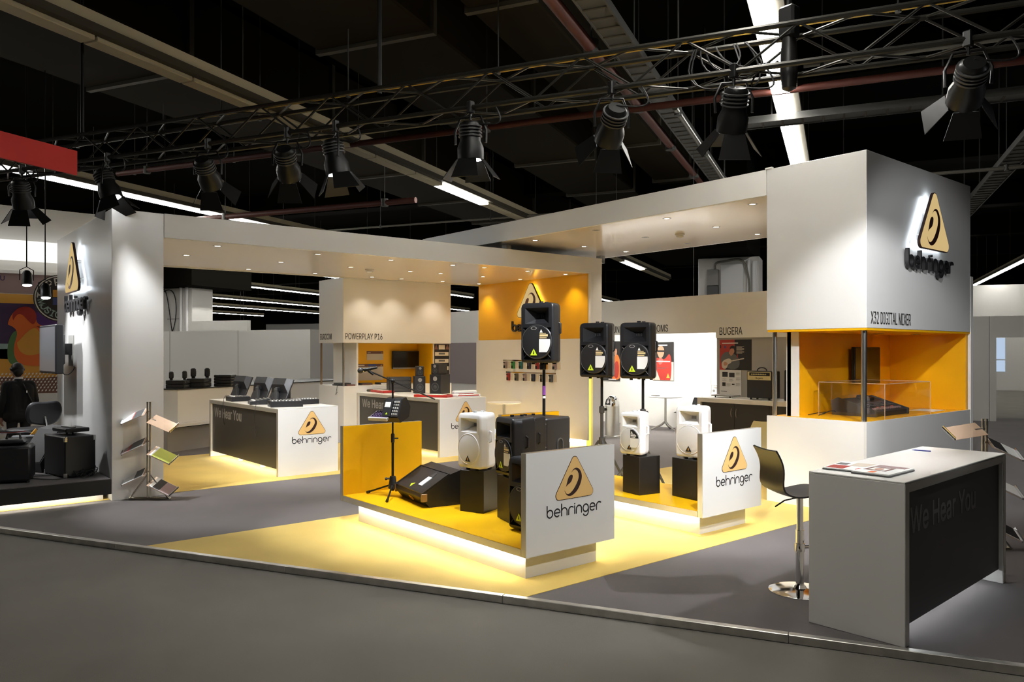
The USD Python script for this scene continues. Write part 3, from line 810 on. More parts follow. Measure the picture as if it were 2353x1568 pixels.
print_panel('poster', 'black poster of a figure in red hanging in the lounge behind the left pole speaker', 'poster', (14.585, 13.80, 1.06), -Y_, Z_, 0.60, 1.0, [('print_orange', ('figure', blob([(.55, .06), (.62, .45), (.70, .62), (.86, .66), (1.0, .5), (1.02, .1), (.8, .03)]))), ('print_red', blob([(.7, .1), (.72, .45), (.85, .5), (.9, .12)])), ('print_skin', blob([(.68, .68), (.72, .80), (.82, .80), (.82, .68)])), ('print_white', text and lines(.35, .92, .025, .05, 1, .8))])
print_panel('poster', 'poster of a musician in shades above a white text field on the lounge wall', 'poster', (14.585, 12.16, 1.12), -Y_, Z_, 0.65, 0.91, [('print_cream', ('text_field', sbox(0, 0, 1, .475))), ('print_white', lines(.3, .85, .9, .94, 1, .8)), ('print_skin', ('face', blob([(.28, .66), (.26, .82), (.42, .9), (.56, .82), (.54, .66), (.42, .58)]))), ('print_black', sbox(.25, .74, .58, .785)), ('print_red', ('jacket', blob([(.1, .48), (.2, .58), (.42, .56), (.64, .58), (.8, .68), (.9, .48)]))), ('print_pink', blob([(.3, .48), (.4, .58), (.52, .52), (.5, .47)])), ('print_white', sbox(.12, .475, .85, .505)), ('print_grey', lines(.25, .75, .30, .36, 2, .3)), ('print_amber', tri(.75, .06, .08, 1.0))])
print_panel('poster', 'poster of a guitarist with a white guitar above the amplifier shelf', 'poster', (11.93, 8.366, 1.47), -Y_, Z_, 0.66, 0.545, [('print_red', ('backdrop', Polygon([(0, 0), (.18, 0), (.3, .55), (.48, .72), (.48, 1), (0, 1)]))), ('print_blue', sbox(.15, .72, .2, .80)), ('print_black', sbox(.02, .72, .05, .82)), ('print_grey', ('jacket', blob([(.05, .28), (.08, .48), (.22, .60), (.42, .55), (.6, .40), (.6, .1), (.3, .05)]))), ('print_skin', ('face', blob([(.33, .52), (.35, .68), (.42, .72), (.47, .65), (.43, .52), (.38, .47)]))), ('print_black', blob([(.34, .68), (.36, .78), (.45, .80), (.5, .72), (.42, .71)])), ('print_cream', ('guitar', unary_union([blob([(.08, .10), (.12, .30), (.22, .36), (.35, .36), (.38, .26), (.28, .18), (.22, .06), (.14, .04)]), LineString([(.3, .28), (.76, .38)]).buffer(.018)]))), ('print_skin', blob([(.14, .16), (.2, .26), (.26, .2), (.2, .14)])), ('print_white', ('headline', lines(.08, .76, .87, .91, 1, .8))), ('print_cream', lines(.54, .78, .55, .80, 8, .45)), ('print_red', sbox(.555, .40, .585, .52))])
print_panel('info_sheet', 'white information sheet with four small amplifier pictures behind the amplifier', 'sheet', (11.93, 8.366, 1.015), -Y_, Z_, 0.45, 0.455, [('print_black', ('amp_picture', sbox(.13, .72, .38, .92))), ('print_black', ('amp_picture', sbox(.45, .71, .70, .89))), ('print_black', ('amp_picture', sbox(.13, .36, .28, .50))), ('print_black', ('amp_picture', sbox(.58, .41, .70, .46)))] + [('print_grey', lines(x, x + .2, y, y + .12, 5, .25)) for x, y in ((.13, .55), (.45, .55), (.77, .6), (.77, .8), (.33, .36), (.77, .38))] + [('print_grey', sbox(.07, .14, .35, .16))], 'print_white')

# guitar amplifier shelf
bc = thing('amp_counter', 'long counter with dark cabinet doors carrying the guitar amplifiers', 'counter', (11.10, 8.25, 0), -90)
obj('worktop', bx(0, 2.75, 0, 0.82, 0.93, 1.0), 'white_laminate', bc)
obj('end_panel', bx(0, 0.07, 0, 0.82, 0, 0.93), 'white_laminate', bc)
obj('end_panel', bx(2.68, 2.75, 0, 0.82, 0, 0.93), 'white_laminate', bc)
obj('body', bx(0.07, 2.68, 0.06, 0.80, 0.05, 0.93), 'charcoal_panel', bc)
for i in range(4):
    x0 = 0.075 + i * 0.652
    dl_ = obj('door', B().box(x0, x0 + 0.646, 0.04, 0.06, 0.07, 0.925, 0.003), 'charcoal_panel', bc)
    xh = x0 + (0.60 if i % 2 == 0 else 0.045)
    s = np.linspace(0, PI, 10)
    obj('door_handle', B().tube([(xh, 0.04 - 0.03 * math.sin(a), 0.84 - 0.07 * (1 - math.cos(a))) for a in s], 0.006, 6), 'brushed_steel', dl_, 40)
for q in (0.18, 0.42):
    pass
am = thing('guitar_amplifier', 'black guitar combo amplifier with a cream control panel on the amp counter', 'amplifier', (11.30, 7.16, 1.0), -90)
obj('cabinet', B().box(-0.235, 0.235, 0.0, 0.25, 0.03, 0.48, 0.012), 'black_plastic', am)
cp_ = obj('control_panel', bx(-0.215, 0.215, -0.004, 0.0, 0.33, 0.465), 'amp_cream', am)
obj('knob_strip', bx(-0.18, 0.20, -0.006, -0.004, 0.40, 0.455), 'black_void', cp_)
kb = B()
for i in range(9):
    kb.cyl((-0.13 + i * 0.032, -0.006, 0.425), (-0.13 + i * 0.032, -0.022, 0.425), 0.010, n=8)
obj('control_knobs', kb, 'amp_cream', cp_, 40, kind='stuff')
obj('name_script', text(B(), 'Bugera', (-0.06, -0.004, 0.348), X_, Z_, 0.028, width=0.13), 'ink_black', cp_)
obj('grille_cloth', bx(-0.215, 0.215, -0.003, 0.0, 0.05, 0.325), 'black_grille', am)
obj('handle', B().tube([(-0.02 + 0.09 * math.cos(a), 0.12, 0.48 + 0.055 * math.sin(a)) for a in np.linspace(PI, 0, 10)], 0.010, 6), 'black_plastic', am, 40)
for x in (-0.17, 0.17, ):
    for y in (0.03, 0.22):
        obj('foot', B().cyl((x, y, 0), (x, y, 0.03), 0.018, n=10), 'black_void', am)
am2 = thing('guitar_amplifier', 'second black guitar amplifier half hidden behind the chrome post of the tower', 'amplifier', (11.42, 6.62, 1.0), -90)
obj('cabinet', B().box(-0.16, 0.16, 0.0, 0.22, 0.0, 0.50, 0.012), 'black_plastic', am2)
obj('grille_cloth', bx(-0.14, 0.14, -0.004, 0, 0.04, 0.46), 'black_grille', am2)
tt_ = thing('tray', 'low grey device stand lying on the amp counter left of the amplifier', 'stand', (11.5, 8.0, 1.0))
obj('plate', B().box(-0.12, 0.12, -0.28, 0.16, 0.025, 0.045, 0.004), 'grey_box', tt_)
for y in (-0.2, 0.1):
    obj('foot', B().cyl((-0.08, y, 0), (-0.08, y, 0.025), 0.012, n=8), 'black_metal', tt_)

# ------------------------------------------------------------------ lounge furniture
tb = thing('bistro_table', 'round white lounge table on a forked three-legged column', 'table', (14.02, 11.30, 0))
obj('tabletop', B().lathe([(0, 0.752), (0.36, 0.752), (0.385, 0.765), (0.385, 0.775), (0, 0.775)], 40), 'white_laminate', tb, 30)
obj('column', B().cyl((0, 0, 0.16), (0, 0, 0.752), 0.028, n=12), 'brushed_steel', tb, 40)
for a in (20, 140, 260):
    c, s = math.cos(math.radians(a)), math.sin(math.radians(a))
    obj('leg', B().tube([(0, 0, 0.20), (0.10 * c, 0.10 * s, 0.12), (0.33 * c, 0.33 * s, 0.015)], [0.026, 0.024, 0.018], 8), 'brushed_steel', tb, 40)
pd = obj('notepad', B().box(13.90, 14.0, 11.45, 11.62, 0.775, 0.79), 'dark_grey')
tag(pd, 'small dark notepad lying on the round lounge table', 'notepad')


def shell_chair(name, label, loc, rot, m, group=None):
    t = thing(name, label, 'chair', loc, rot, group)
    u = np.linspace(-1, 1, 13)
    prof = spline([(0.22, 0.455), (0.0, 0.445), (-0.16, 0.455), (-0.215, 0.52), (-0.25, 0.66), (-0.275, 0.80)], 24)
    def sheet(idx, wf):
        v, f = [], []
        for k_, (x, z) in enumerate(idx):
            w = wf(k_ / (len(idx) - 1))
            for uu in u:
                v.append((x + 0.03 * uu * uu, uu * w, z + 0.012 * uu * uu))
        n_ = len(u)
        for i in range(len(idx) - 1):
            for j in range(n_ - 1):
                f.append((i * n_ + j, i * n_ + j + 1, (i + 1) * n_ + j + 1, (i + 1) * n_ + j))
        v = np.array(v)
        f = np.array(f)
        return np.vstack([v, v - [0, 0, 0.012]]), np.vstack([f, f[:, ::-1] + len(v)])
    v, f = sheet(prof[:15], lambda q: 0.225 * (0.86 + 0.14 * math.sin(min(1, q * 1.2) * PI)) * (1 - 0.35 * max(0, q - 0.75) / 0.25))
    obj('seat', B().add(v, f), m, t, 60)
    v, f = sheet(prof[14:], lambda q: 0.14 + 0.10 * math.sin(min(1.0, 0.25 + q * 0.6) * PI))
    obj('backrest', B().add(v, f), m, t, 60)
    for sx, sy in ((1, 1), (1, -1), (-1, 1), (-1, -1)):
        obj('leg', B().tube([(0.10 * sx, 0.10 * sy, 0.44), (0.17 * sx, 0.17 * sy, 0.40), (0.23 * sx - 0.02, 0.21 * sy, 0.0)], 0.008, 7), 'chrome', t, 40)
    return t


shell_chair('shell_chair', 'black plywood shell chair by the round lounge table', (13.83, 10.52, 0), 100, 'black_plastic')
bn = thing('waste_bin', 'tall round chrome bin with a domed flap top at the lounge entrance', 'bin', (11.98, 11.06, 0))
obj('body', B().lathe([(0, 0), (0.165, 0), (0.165, 0.04), (0.15, 0.05), (0.15, 0.66)], 28), 'brushed_steel', bn, 40)
obj('dome_lid', B().lathe([(0.15, 0.66), (0.147, 0.74), (0.12, 0.82), (0.07, 0.865), (0, 0.88)], 28), 'chrome', bn, 40)
obj('flap', B().flat(Polygon([(-.07, 0), (.07, 0), (.055, .12), (-.055, .12)]), (11.98 - 11.98 - 0.148, 0, 0.69), (0, -1, 0), (0.25, 0, 0.968), 0.006), 'black_metal', bn)
hb2 = thing('bistro_table', 'round high white table standing against the yellow sign wall', 'table', (9.98, 12.20, 0))
obj('tabletop', B().lathe([(0, 0.745), (0.33, 0.745), (0.35, 0.758), (0.35, 0.77), (0, 0.77)], 36), 'white_laminate', hb2, 30)
obj('column', B().cyl((0, 0, 0.02), (0, 0, 0.745), 0.03, n=14), 'brushed_steel', hb2, 40)
obj('base_plate', B().lathe([(0, 0), (0.24, 0), (0.24, 0.01), (0.05, 0.03), (0, 0.03)], 30), 'brushed_steel', hb2, 40)
cub = obj('stool_cube', B().box(8.70, 9.05, 10.50, 10.85, 0.004, 0.40, 0.01), 'yellow_laminate')
tag(cub, 'yellow cube stool seen between the white speaker and the black speakers', 'stool')

# effects pedals on two rails of the white wall below the yellow sign
for r_, (ys, z, cols) in enumerate(((np.linspace(12.62, 11.10, 7), 1.52, ('pedal_mauve', 'pedal_green', 'pedal_teal', 'pedal_navy', 'pedal_red', 'print_amber', 'pedal_mauve')), (np.linspace(12.52, 11.20, 6), 1.27, ('pedal_red', 'pedal_olive', 'pedal_mauve', 'pedal_navy', 'pedal_olive', 'print_grey')))):
    rl = obj('pedal_rail', bx(10.375, 10.385, ys[-1] - 0.12, ys[0] + 0.10, z + 0.085, z + 0.11), 'chrome')
    tag(rl, ('upper' if r_ == 0 else 'lower') + ' slim rail carrying effects pedals on the white wall', 'rail')
    for i, (y, c) in enumerate(zip(ys, cols)):
        nm = dict(pedal_mauve='mauve', pedal_green='green', pedal_teal='teal', pedal_navy='navy', pedal_red='red', print_amber='amber', pedal_olive='olive', print_grey='grey')[c]
        p = thing('effects_pedal', f'{nm} effects pedal on the {("upper", "lower")[r_]} wall rail, {ordn[i]} from the left', 'effects pedal', (10.385, y, z), 0, 'effects pedals on the wall rails')
        obj('pedal_box', B().box(-0.055, 0.0, -0.038, 0.038, -0.075, 0.075, 0.008), c, p)
        obj('foot_switch', B().box(-0.062, -0.055, -0.028, 0.028, -0.065, -0.01, 0.004), 'black_metal', p)
        k2 = B()
        for yy in (-0.022, 0.0, 0.022):
            k2.cyl((-0.055, yy, 0.055), (-0.068, yy, 0.055), 0.008, n=8)
        obj('control_knobs', k2, 'black_metal', p, 40, kind='stuff')
        tg_ = obj('price_card', bx(10.378, 10.385, y - 0.14, y - 0.05, z - 0.07, z + 0.07), 'print_cream')
        tag(tg_, f'pale card on the {("upper", "lower")[r_]} wall rail right of the {ordn[i]} pedal', 'card', 'cards beside the effects pedals')
# ================================================================== WE HEAR YOU counters
def counter(name, label, loc, rot, L, D, H, leg, text_at, cap, tw, logo_end=True, rec=0.03, gap=0.10, led='led_warm', ledpower=None):
    """Local x along the dark front (which faces -y), legs at both ends, logo on the +x end."""
    t = thing(name, label, 'counter', loc, rot)
    top = 0.07
    def bev(*a):
        return B().box(*a, 0.003)
    obj('worktop', bev(0, L, 0, D, H - 0.012, H), 'white_laminate', t)
    obj('top_rail', bev(leg, L - leg, 0, D, H - top, H - 0.012), 'brushed_edge', t)
    obj('end_panel', bev(0, leg, 0, D, 0, H - 0.012), 'white_laminate', t)
    obj('end_panel', bev(L - leg, L, 0, D, 0, H - 0.012), 'white_laminate', t)
    for x0, x1 in ((0.002, leg - 0.002), (L - leg + 0.002, L - 0.002)):
        obj('edge_band', bx(x0, x1, -0.002, 0, 0.004, H - 0.014), 'brushed_edge', t)
    obj('front_panel', bev(leg, L - leg, rec, rec + 0.02, gap, H - top), 'charcoal_panel', t)
    obj('rear_panel', bev(leg, L - leg, D - 0.05, D - 0.03, 0.02, H - top), 'white_panel', t)
    obj('lettering', text(B(), 'We Hear You', (text_at, rec, cap[0]), X_, Z_, cap[1], bold=True, width=tw, depth=0.0015), 'charcoal_text', t, label='grey lettering reading We Hear You')
    obj('led_strip', bx(leg + 0.1, L - leg - 0.1, rec + 0.10, rec + 0.13, gap + 0.02, gap + 0.03), led, t, label='glowing LED strip under the front panel')
    for x in (L * 0.3, L * 0.62):
        obj('support_foot', B().box(x - 0.03, x + 0.03, rec + 0.16, rec + 0.22, 0, gap + 0.05), 'white_panel', t)
    if logo_end:
        logo(t, (L, D * 0.55, H * 0.59), Y_, Z_, 0.46, 0.345, 0.62, 0.115, 0.0015)
    return t


counter('reception_counter', 'large reception counter at right front, grey dark panel reading We Hear You', (4.828, 2.06, 0), 2.57, 1.99, 0.61, 1.006, 0.062, 0.16, (0.665, 0.155), 1.22, False, 0.03, 0.105, 'led_cool')
counter('demo_counter', 'left demo counter under the canopy carrying three tilted monitors and mixers', (4.50, 13.49, 0), -90, 2.89, 0.94, 0.985, 0.06, 0.17, (0.70, 0.15), 1.22)
counter('demo_counter', 'second demo counter further back carrying red keyboards and studio speakers', (7.43, 13.69, 0), -90, 2.89, 0.99, 1.0, 0.06, 0.17, (0.72, 0.15), 1.22)

# things on the reception counter
def on_rc(x, y, z=0.0):
    a = math.radians(2.57)
    return np.array([4.828 + x * math.cos(a) - y * math.sin(a), 2.06 + x * math.sin(a) + y * math.cos(a), 1.006 + z])


def magazine(label, x, y, rot, w, h, th, art):
    t = thing('magazine', label, 'magazine', on_rc(x, y), rot)
    obj('pages', B().box(-w / 2, w / 2, -h / 2, h / 2, 0, th, 0.001), 'paper_white', t)
    obj('dark_fore_edge', bx(-w / 2 - 0.001, w / 2 + 0.001, -h / 2 - 0.001, h / 2 + 0.001, 0.001, th * 0.55), 'print_grey', t)
    for m, s in art:
        s = affinity.translate(affinity.scale(s, w, h, origin=(0, 0)), -w / 2, -h / 2)
        obj('cover_print', B().flat(s, (0, 0, th), X_, Y_, 0.0008), m, t)


magazine('newspaper with red pictures lying at the far side of the stack on the reception counter', 0.34, 0.46, 8, 0.38, 0.28, 0.016, [('print_red', sbox(.05, .55, .45, .95)), ('print_grey', sbox(.55, .7, .8, .95)), ('print_pink', sbox(.1, .1, .3, .3)), ('print_cream', sbox(.5, .1, .95, .6))])
magazine('newspaper with a framed brown picture at the near side of the reception counter stack', 0.30, 0.25, 2, 0.40, 0.24, 0.020, [('print_brown', sbox(.30, .30, .72, .90).difference(sbox(.36, .38, .66, .82))), ('print_skin', Point(.5, .6).buffer(.11)), ('print_orange', sbox(.05, .45, .2, .6)), ('print_mauve', sbox(.76, .1, .97, .9))])
pe = thing('pen', 'dark blue ballpoint pen lying on the reception counter', 'pen', on_rc(1.645, 0.495, 0.005), 97)
obj('barrel', B().cyl((-0.07, 0, 0), (0.045, 0, 0), 0.005, n=10), 'pen_blue', pe, 40)
obj('tip', B().cyl((0.045, 0, 0), (0.07, 0, 0), 0.005, 0.0012, 10), 'pen_blue', pe, 40)

# ================================================================== yellow tray displays
def tray(label, x0, x1, y0, y1, bx0, bx1, by0, by1):
    t = thing('tray_display', label, 'display stand', (x0, y0, 0))
    W, L = x1 - x0, y1 - y0
    e = 0.062
    obj('plinth', bx(bx0 - x0, bx1 - x0, by0 - y0, by1 - y0, 0, 0.195), 'white_laminate', t)
    obj('deck', bx(0, W, e, L - e, 0.20, 0.258), 'brushed_edge', t)
    obj('deck_inlay', bx(0.004, W - 0.004, e, L - e, 0.258, 0.262), 'yellow_tray', t)
    obj('front_panel', B().box(0, W, 0, 0.004, 0.2, 1.01), 'white_laminate', t)
    obj('front_core', bx(0, W, 0.004, e - 0.004, 0.2, 1.01), 'brushed_edge', t)
    obj('front_lining', bx(0.002, W - 0.002, e - 0.004, e, 0.262, 1.008), 'yellow_tray', t)
    obj('rear_lining', bx(0.002, W - 0.002, L - e, L - e + 0.004, 0.262, 1.0), 'yellow_tray', t)
    obj('rear_panel', bx(0, W, L - e + 0.004, L, 0.2, 1.0), 'brushed_edge', t)
    logo(t, (W * 0.525, 0, 0.605), X_, Z_, 0.465, 0.345, 0.62, 0.125, 0.0015)
    a, b = bx0 - x0, bx1 - x0
    c, d = by0 - y0, by1 - y0
    for q in ((a - 0.035, a - 0.02, c, d), (b + 0.02, b + 0.035, c, d), (a + 0.05, b - 0.05, d + 0.03, d + 0.045)):
        obj('led_strip', bx(*q, 0.182, 0.199), 'led_warm', t, label='glowing LED strip under the deck')
    return t


tray('front yellow tray display with a wedge monitor and black speakers on it', 3.90, 4.90, 4.50, 7.55, 3.99, 4.79, 4.61, 7.31)
tray('second yellow tray display carrying two white speakers on black plinths', 6.14, 7.14, 4.50, 7.62, 6.27, 7.05, 4.63, 7.35)


def plinth(label, c, w, d, h, rot, z0):
    p = thing('plinth', label, 'plinth', (c[0], c[1], z0), rot)
    obj('body', B().box(-w / 2, w / 2, -d / 2, d / 2, 0, h, 0.003), 'black_plinth', p)
    return p


# ================================================================== loudspeakers
def speaker(label, loc, facing, H=0.66, W=0.40, D=0.33, white=False, card='full', feet=True, knob=True, group=None):
    """Moulded cabinet: horn on top, round grille below, four dark ports, front towards local +x."""
    t = thing('loudspeaker', label, 'loudspeaker', loc, facing, group)
    body, gr = ('white_plastic', 'white_grille') if white else ('black_plastic', 'black_grille')
    z0 = 0.02 if feet else 0.0
    plan = Polygon([(D / 2, -W / 2), (D / 2, W / 2), (D * .15, W / 2), (-D / 2, W * .29), (-D / 2, -W * .29), (D * .15, -W / 2)]).buffer(-0.025).buffer(0.025, 5)
    ring = np.array(plan.exterior.coords)[:-1]
    c = ring.mean(0)
    lv = [(0.0, 0.90), (0.012, 0.97), (0.035, 1.0), (H - 0.05, 1.0), (H - 0.018, 0.965), (H - 0.004, 0.90), (H, 0.80)]
    k = len(ring)
    v = []
    for z, s in lv:
        arch = (z > H * .8) * 0.012
        p = c + (ring - c) * s
        v.append(np.column_stack([p, z0 + z - arch * (np.abs(p[:, 1]) / (W / 2)) ** 2]))
    v = np.vstack(v + [np.array([[c[0], c[1], z0], [c[0], c[1], z0 + H]])])
    f = []
    if Polygon(ring).exterior.is_ccw:
        o = 1
    else:
        o = -1
    for i in range(len(lv) - 1):
        for j in range(k):
            a, b = i * k + j, i * k + (j + 1) % k
            q = (a, b, b + k, a + k)
            f += [(q[0], q[1], q[2]), (q[0], q[2], q[3])]
    for j in range(k):
        f.append((len(v) - 2, (j + 1) % k, j))
        f.append((len(v) - 1, (len(lv) - 1) * k + j, (len(lv) - 1) * k + (j + 1) % k))
    f = np.array(f)
    if o < 0:
        f = f[:, ::-1]
    cab = to_manifold((v, f))
    fx = D / 2
    def hull(pts):
        return to_manifold((lambda h: (np.array(h.vertices), np.array(h.faces)))(trimesh.convex.convex_hull(np.array(pts))))
    zc = z0 + H * .775
    hw, hh_ = W * .40, H * .145
    horn = hull([(fx + .02, s * hw, zc + u * hh_) for s in (-1, 1) for u in (-1, 1)] + [(fx - D * .36, s * W * .10, zc + u * H * .035) for s in (-1, 1) for u in (-1, 1)])
    cab = cab - horn
    R = W * .455
    zg = z0 + H * .345
    # shallow recess behind the grille whose corners show as the bass ports
    rec = hull([(fx + .02, s * W * .43, z) for s in (-1, 1) for z in (z0 + H * .045, z0 + H * .585)] + [(fx - .045, s * W * .41, z) for s in (-1, 1) for z in (z0 + H * .055, z0 + H * .575)])
    if not white:
        cab = cab - rec
    obj('cabinet', cab, body, t, 35)
    n = 36
    if not white:
        obj('port_backing', bx(fx - .050, fx - .044, -W * .42, W * .42, z0 + H * .045, z0 + H * .585), 'black_void', t)
        for s in (-1, 1):
            for zz, sg in ((z0 + H * .56, -1), (z0 + H * .07, 1)):
                obj('port_rib', B().cyl((fx - .012, s * W * .42, zz), (fx - .012, s * W * .26, zz + sg * H * .11), .004, n=6), body, t)
    else:
        for s in (-1, 1):
            obj('side_slot', B().box(fx - .002, fx + .001, s * W * .43 - .006, s * W * .43 + .006, z0 + H * .62, z0 + H * .88, .002), 'white_grille', t)
    obj('horn_throat', B().box(fx - D * .36, fx - D * .355, -W * .075, W * .075, zc - H * .028, zc + H * .028), 'black_void' if not white else 'grey_box', t)
    if not white:
        vb = B()
        for q in np.linspace(-.06, .06, 5):
            vb.box(fx - D * .355, fx - D * .30, q * W / .4 - .002, q * W / .4 + .002, zc - H * .028, zc + H * .028)
        obj('horn_vane', vb, 'dark_grey', t, kind='stuff')
    obj('baffle_hump', B().lathe([(R * 1.04, -.045), (R * 1.04, -.004), (R * .99, .004)], n, (fx, 0, zg), 'x'), body, t, 40)
    g_ = obj('grille', B().lathe([(R * .99, -.004), (R * .97, .004), (R * .8, .010), (R * .45, .013), (0.0, .014)], n, (fx, 0, zg), 'x'), gr, t, 50)
    obj('grille_rim', B().tube([(fx + .003, R * .985 * math.cos(a), zg + R * .985 * math.sin(a)) for a in np.linspace(0, 2 * PI, 49)], .004, 6, False), 'dark_grey' if not white else 'white_plastic', g_, 40)
    px_ = fx + .0135
    s = W / .40
    w_ = obj('warning_triangle', B().flat(Polygon([(-.042 * s, 0), (.042 * s, 0), (0, .072 * s)]), (px_, -.03 * s if card == 'full' else 0, zg - R * .80), Y_, Z_, .002), 'sticker_yellow' if not white else 'ink_black', t, label='yellow triangle badge' if not white else None)
    obj('badge_mark', B().flat(Polygon([(-.006 * s, 0), (.006 * s, 0), (.004 * s, .03 * s), (-.002 * s, .034 * s)]), (px_ + .002, -.03 * s if card == 'full' else 0, zg - R * .80 + .014 * s), Y_, Z_, .001), 'ink_black' if not white else 'print_amber', w_)
    if not white:
        el = affinity.scale(Point(0, 0).buffer(1, 10), .036 * s, .017 * s)
        obj('name_badge', B().flat(el.difference(affinity.scale(el, .78, .7)), (px_ - .002, -.03 * s, zg + R * .80), Y_, Z_, .002), 'grey_box', g_)
    if card:
        disc = Point(0, 0).buffer(R * .93, 24)
        y0 = .035 * s if card == 'full' else .02 * s
        lo, hi = -R * .62, R * .16
        paper = disc.intersection(sbox(y0, lo, W, hi))
        dark = disc.intersection(sbox(y0, hi, W, R * .85))
        c_ = obj('product_card', B().flat(paper, (px_, 0, zg), Y_, Z_, .0012), 'paper_white', t, label='white lower half of the product card')
        obj('card_header', B().flat(dark, (px_, 0, zg), Y_, Z_, .0012), 'ink_black', c_)
        obj('card_triangle', B().flat(Polygon([(y0 + .008 * s, 0), (y0 + .044 * s, 0), (y0 + .026 * s, .036 * s)]).intersection(disc), (px_ + .0012, 0, zg + hi + R * .38), Y_, Z_, .001), 'paper_white', c_)
        rows_ = unary_union([sbox(y0 + .006, hi + R * .04, y0 + R * .50, hi + R * .10), sbox(y0 + .006, hi + R * .15, y0 + R * .58, hi + R * .27), sbox(y0 + .006, hi + R * .31, y0 + R * .46, hi + R * .35)]).intersection(disc)
        obj('card_print', B().flat(rows_, (px_ + .0012, 0, zg), Y_, Z_, .001), 'tag_gold' if card == 'full' else 'paper_white', c_)
    for sd_ in (-1, 1):
        y = sd_ * (W * .40)
        hl = [(-D * .02, y + sd_ * .0, z0 + H * .46), (-D * .04, y + sd_ * .035, z0 + H * .49), (-D * .04, y + sd_ * .035, z0 + H * .65), (-D * .02, y, z0 + H * .68)]
        obj('side_handle', B().tube(hl, .011, 7), body, t, 40)
    if knob:
        for x in (-.06, .06):
            obj('top_fixing', B().cyl((x * D / .33, 0, z0 + H - .01), (x * D / .33, 0, z0 + H + .014), .022 * s, n=14), body, t, 40)
    if feet:
        for x in (-D * .3, D * .3):
            for y in (-W * .2, W * .2):
                obj('rubber_foot', B().cyl((x, y, 0), (x, y, z0 + .01), .02, n=10), 'black_void', t)
    return t


DK = 0.262
# pole speakers on tripods between and behind the trays
def tripod(label, loc, top, rot, spread=0.52, hub=0.62, r=0.019):
    t = thing('speaker_tripod', label, 'tripod', loc, rot)
    obj('upper_pole', B().cyl((0, 0, hub + 0.35), (0, 0, top), r * .92, n=14), 'black_metal', t, 40)
    obj('lower_pole', B().cyl((0, 0, 0.10), (0, 0, hub + 0.42), r * 1.15, n=14), 'dark_grey', t, 40)
    obj('top_collar', B().lathe([(r * 1.2, hub + .36), (r * 1.9, hub + .37), (r * 1.9, hub + .45), (r * 1.2, hub + .46)], 14), 'dark_grey', t, 40)
    obj('locking_knob', B().cyl((0, 0, hub + .41), (.075, 0, hub + .41), .009, n=8).cyl((.055, 0, hub + .41), (.08, 0, hub + .41), .02, n=10), 'black_metal', t, 40)
    obj('hub_collar', B().lathe([(r * 1.2, hub - .05), (r * 2.3, hub - .04), (r * 2.3, hub + .04), (r * 1.2, hub + .05)], 14), 'dark_grey', t, 40)
    obj('lower_collar', B().lathe([(r * 1.2, .17), (r * 2.0, .18), (r * 2.0, .24), (r * 1.2, .25)], 14), 'black_metal', t, 40)
    for a in (0, 120, 240):
        c, s = math.cos(math.radians(a)), math.sin(math.radians(a))
        p0 = np.array([r * 2 * c, r * 2 * s, hub])
        p1 = np.array([spread * c, spread * s, 0.02])
        obj('leg', B().cyl(p0, p1, .017, n=8).cyl(p0 * .0 + np.array([r * 2 * c, r * 2 * s, .21]), p0 * .55 + p1 * .45, .011, n=6), 'dark_grey', t, 40)
        obj('rubber_foot', B().cyl(p1 * .94 + p0 * .06, p1, .023, .026, 10), 'black_void', t, 40)
    return t


tripod('black tripod behind the second tray under the left one of the paired pole speakers', (7.44, 7.055, 0.004), 1.46, 0, 0.46)
tripod('black tripod behind the second tray under the right one of the paired pole speakers', (7.45, 6.36, 0.004), 1.46, 0, 0.46)
speaker('black pole speaker, left one of the pair, bright product card on its grille', (7.42, 7.07, 1.447), 194, 0.715, 0.43, 0.35)
speaker('black pole speaker, right one of the pair, nearest the right tower', (7.43, 6.37, 1.447), 194, 0.70, 0.43, 0.35)

sb_ = plinth('low black plinth on the yellow carpet between the trays under the subwoofer', (5.78, 6.38), 0.52, 0.52, 0.455, 188, 0.004)
sw = thing('subwoofer', 'black subwoofer with side grip carrying the tall pole speaker', 'subwoofer', (5.78, 6.38, 0.459), 190)
obj('cabinet', B().box(-.22, .22, -.22, .22, 0, .62, .018), 'black_plastic', sw)
obj('grille', B().box(.22, .228, -.195, .195, .04, .58, .006), 'black_grille', sw)
sc = B()
for y in (-.207, .207):
    for z in (.06, .31, .56):
        sc.cyl((.22, y, z), (.226, y, z), .008, n=8)
obj('grille_screw', sc, 'grey_box', sw, 40, kind='stuff')
for s in (-1, 1):
    ring_ = unary_union([sbox(-.055, .18, .055, .34), Point(0, .34).buffer(.055, 12)])
    obj('side_grip', B().flat(ring_.difference(ring_.buffer(-.014)), (-.02 if s > 0 else -.02, s * .221, 0), X_ * -s, Z_, .008), 'dark_grey', sw)
    obj('grip_recess', B().flat(ring_.buffer(-.014), (-.02, s * .2205, 0), X_ * -s, Z_, .002), 'black_void', sw)
pl_ = thing('speaker_pole', 'black steel pole rising from the subwoofer with a purple tape mark', 'pole', (5.79, 6.375, 1.079))
obj('tube', B().cyl((0, 0, 0), (0, 0, .60), .0175, n=14), 'black_metal', pl_, 40)
obj('purple_label', B().cyl((0, 0, .24), (0, 0, .34), .0182, n=14), 'purple_tape', pl_, 40)
obj('white_label', B().cyl((0, 0, .20), (0, 0, .225), .0182, n=14), 'paper_white', pl_, 40)
obj('clamp', B().box(-.05, .02, -.025, .025, .52, .585, .008), 'black_metal', pl_)
speaker('tall black speaker on a pole in front of the yellow sign wall', (5.79, 6.375, 1.659), 200, 0.665, 0.41, 0.34)

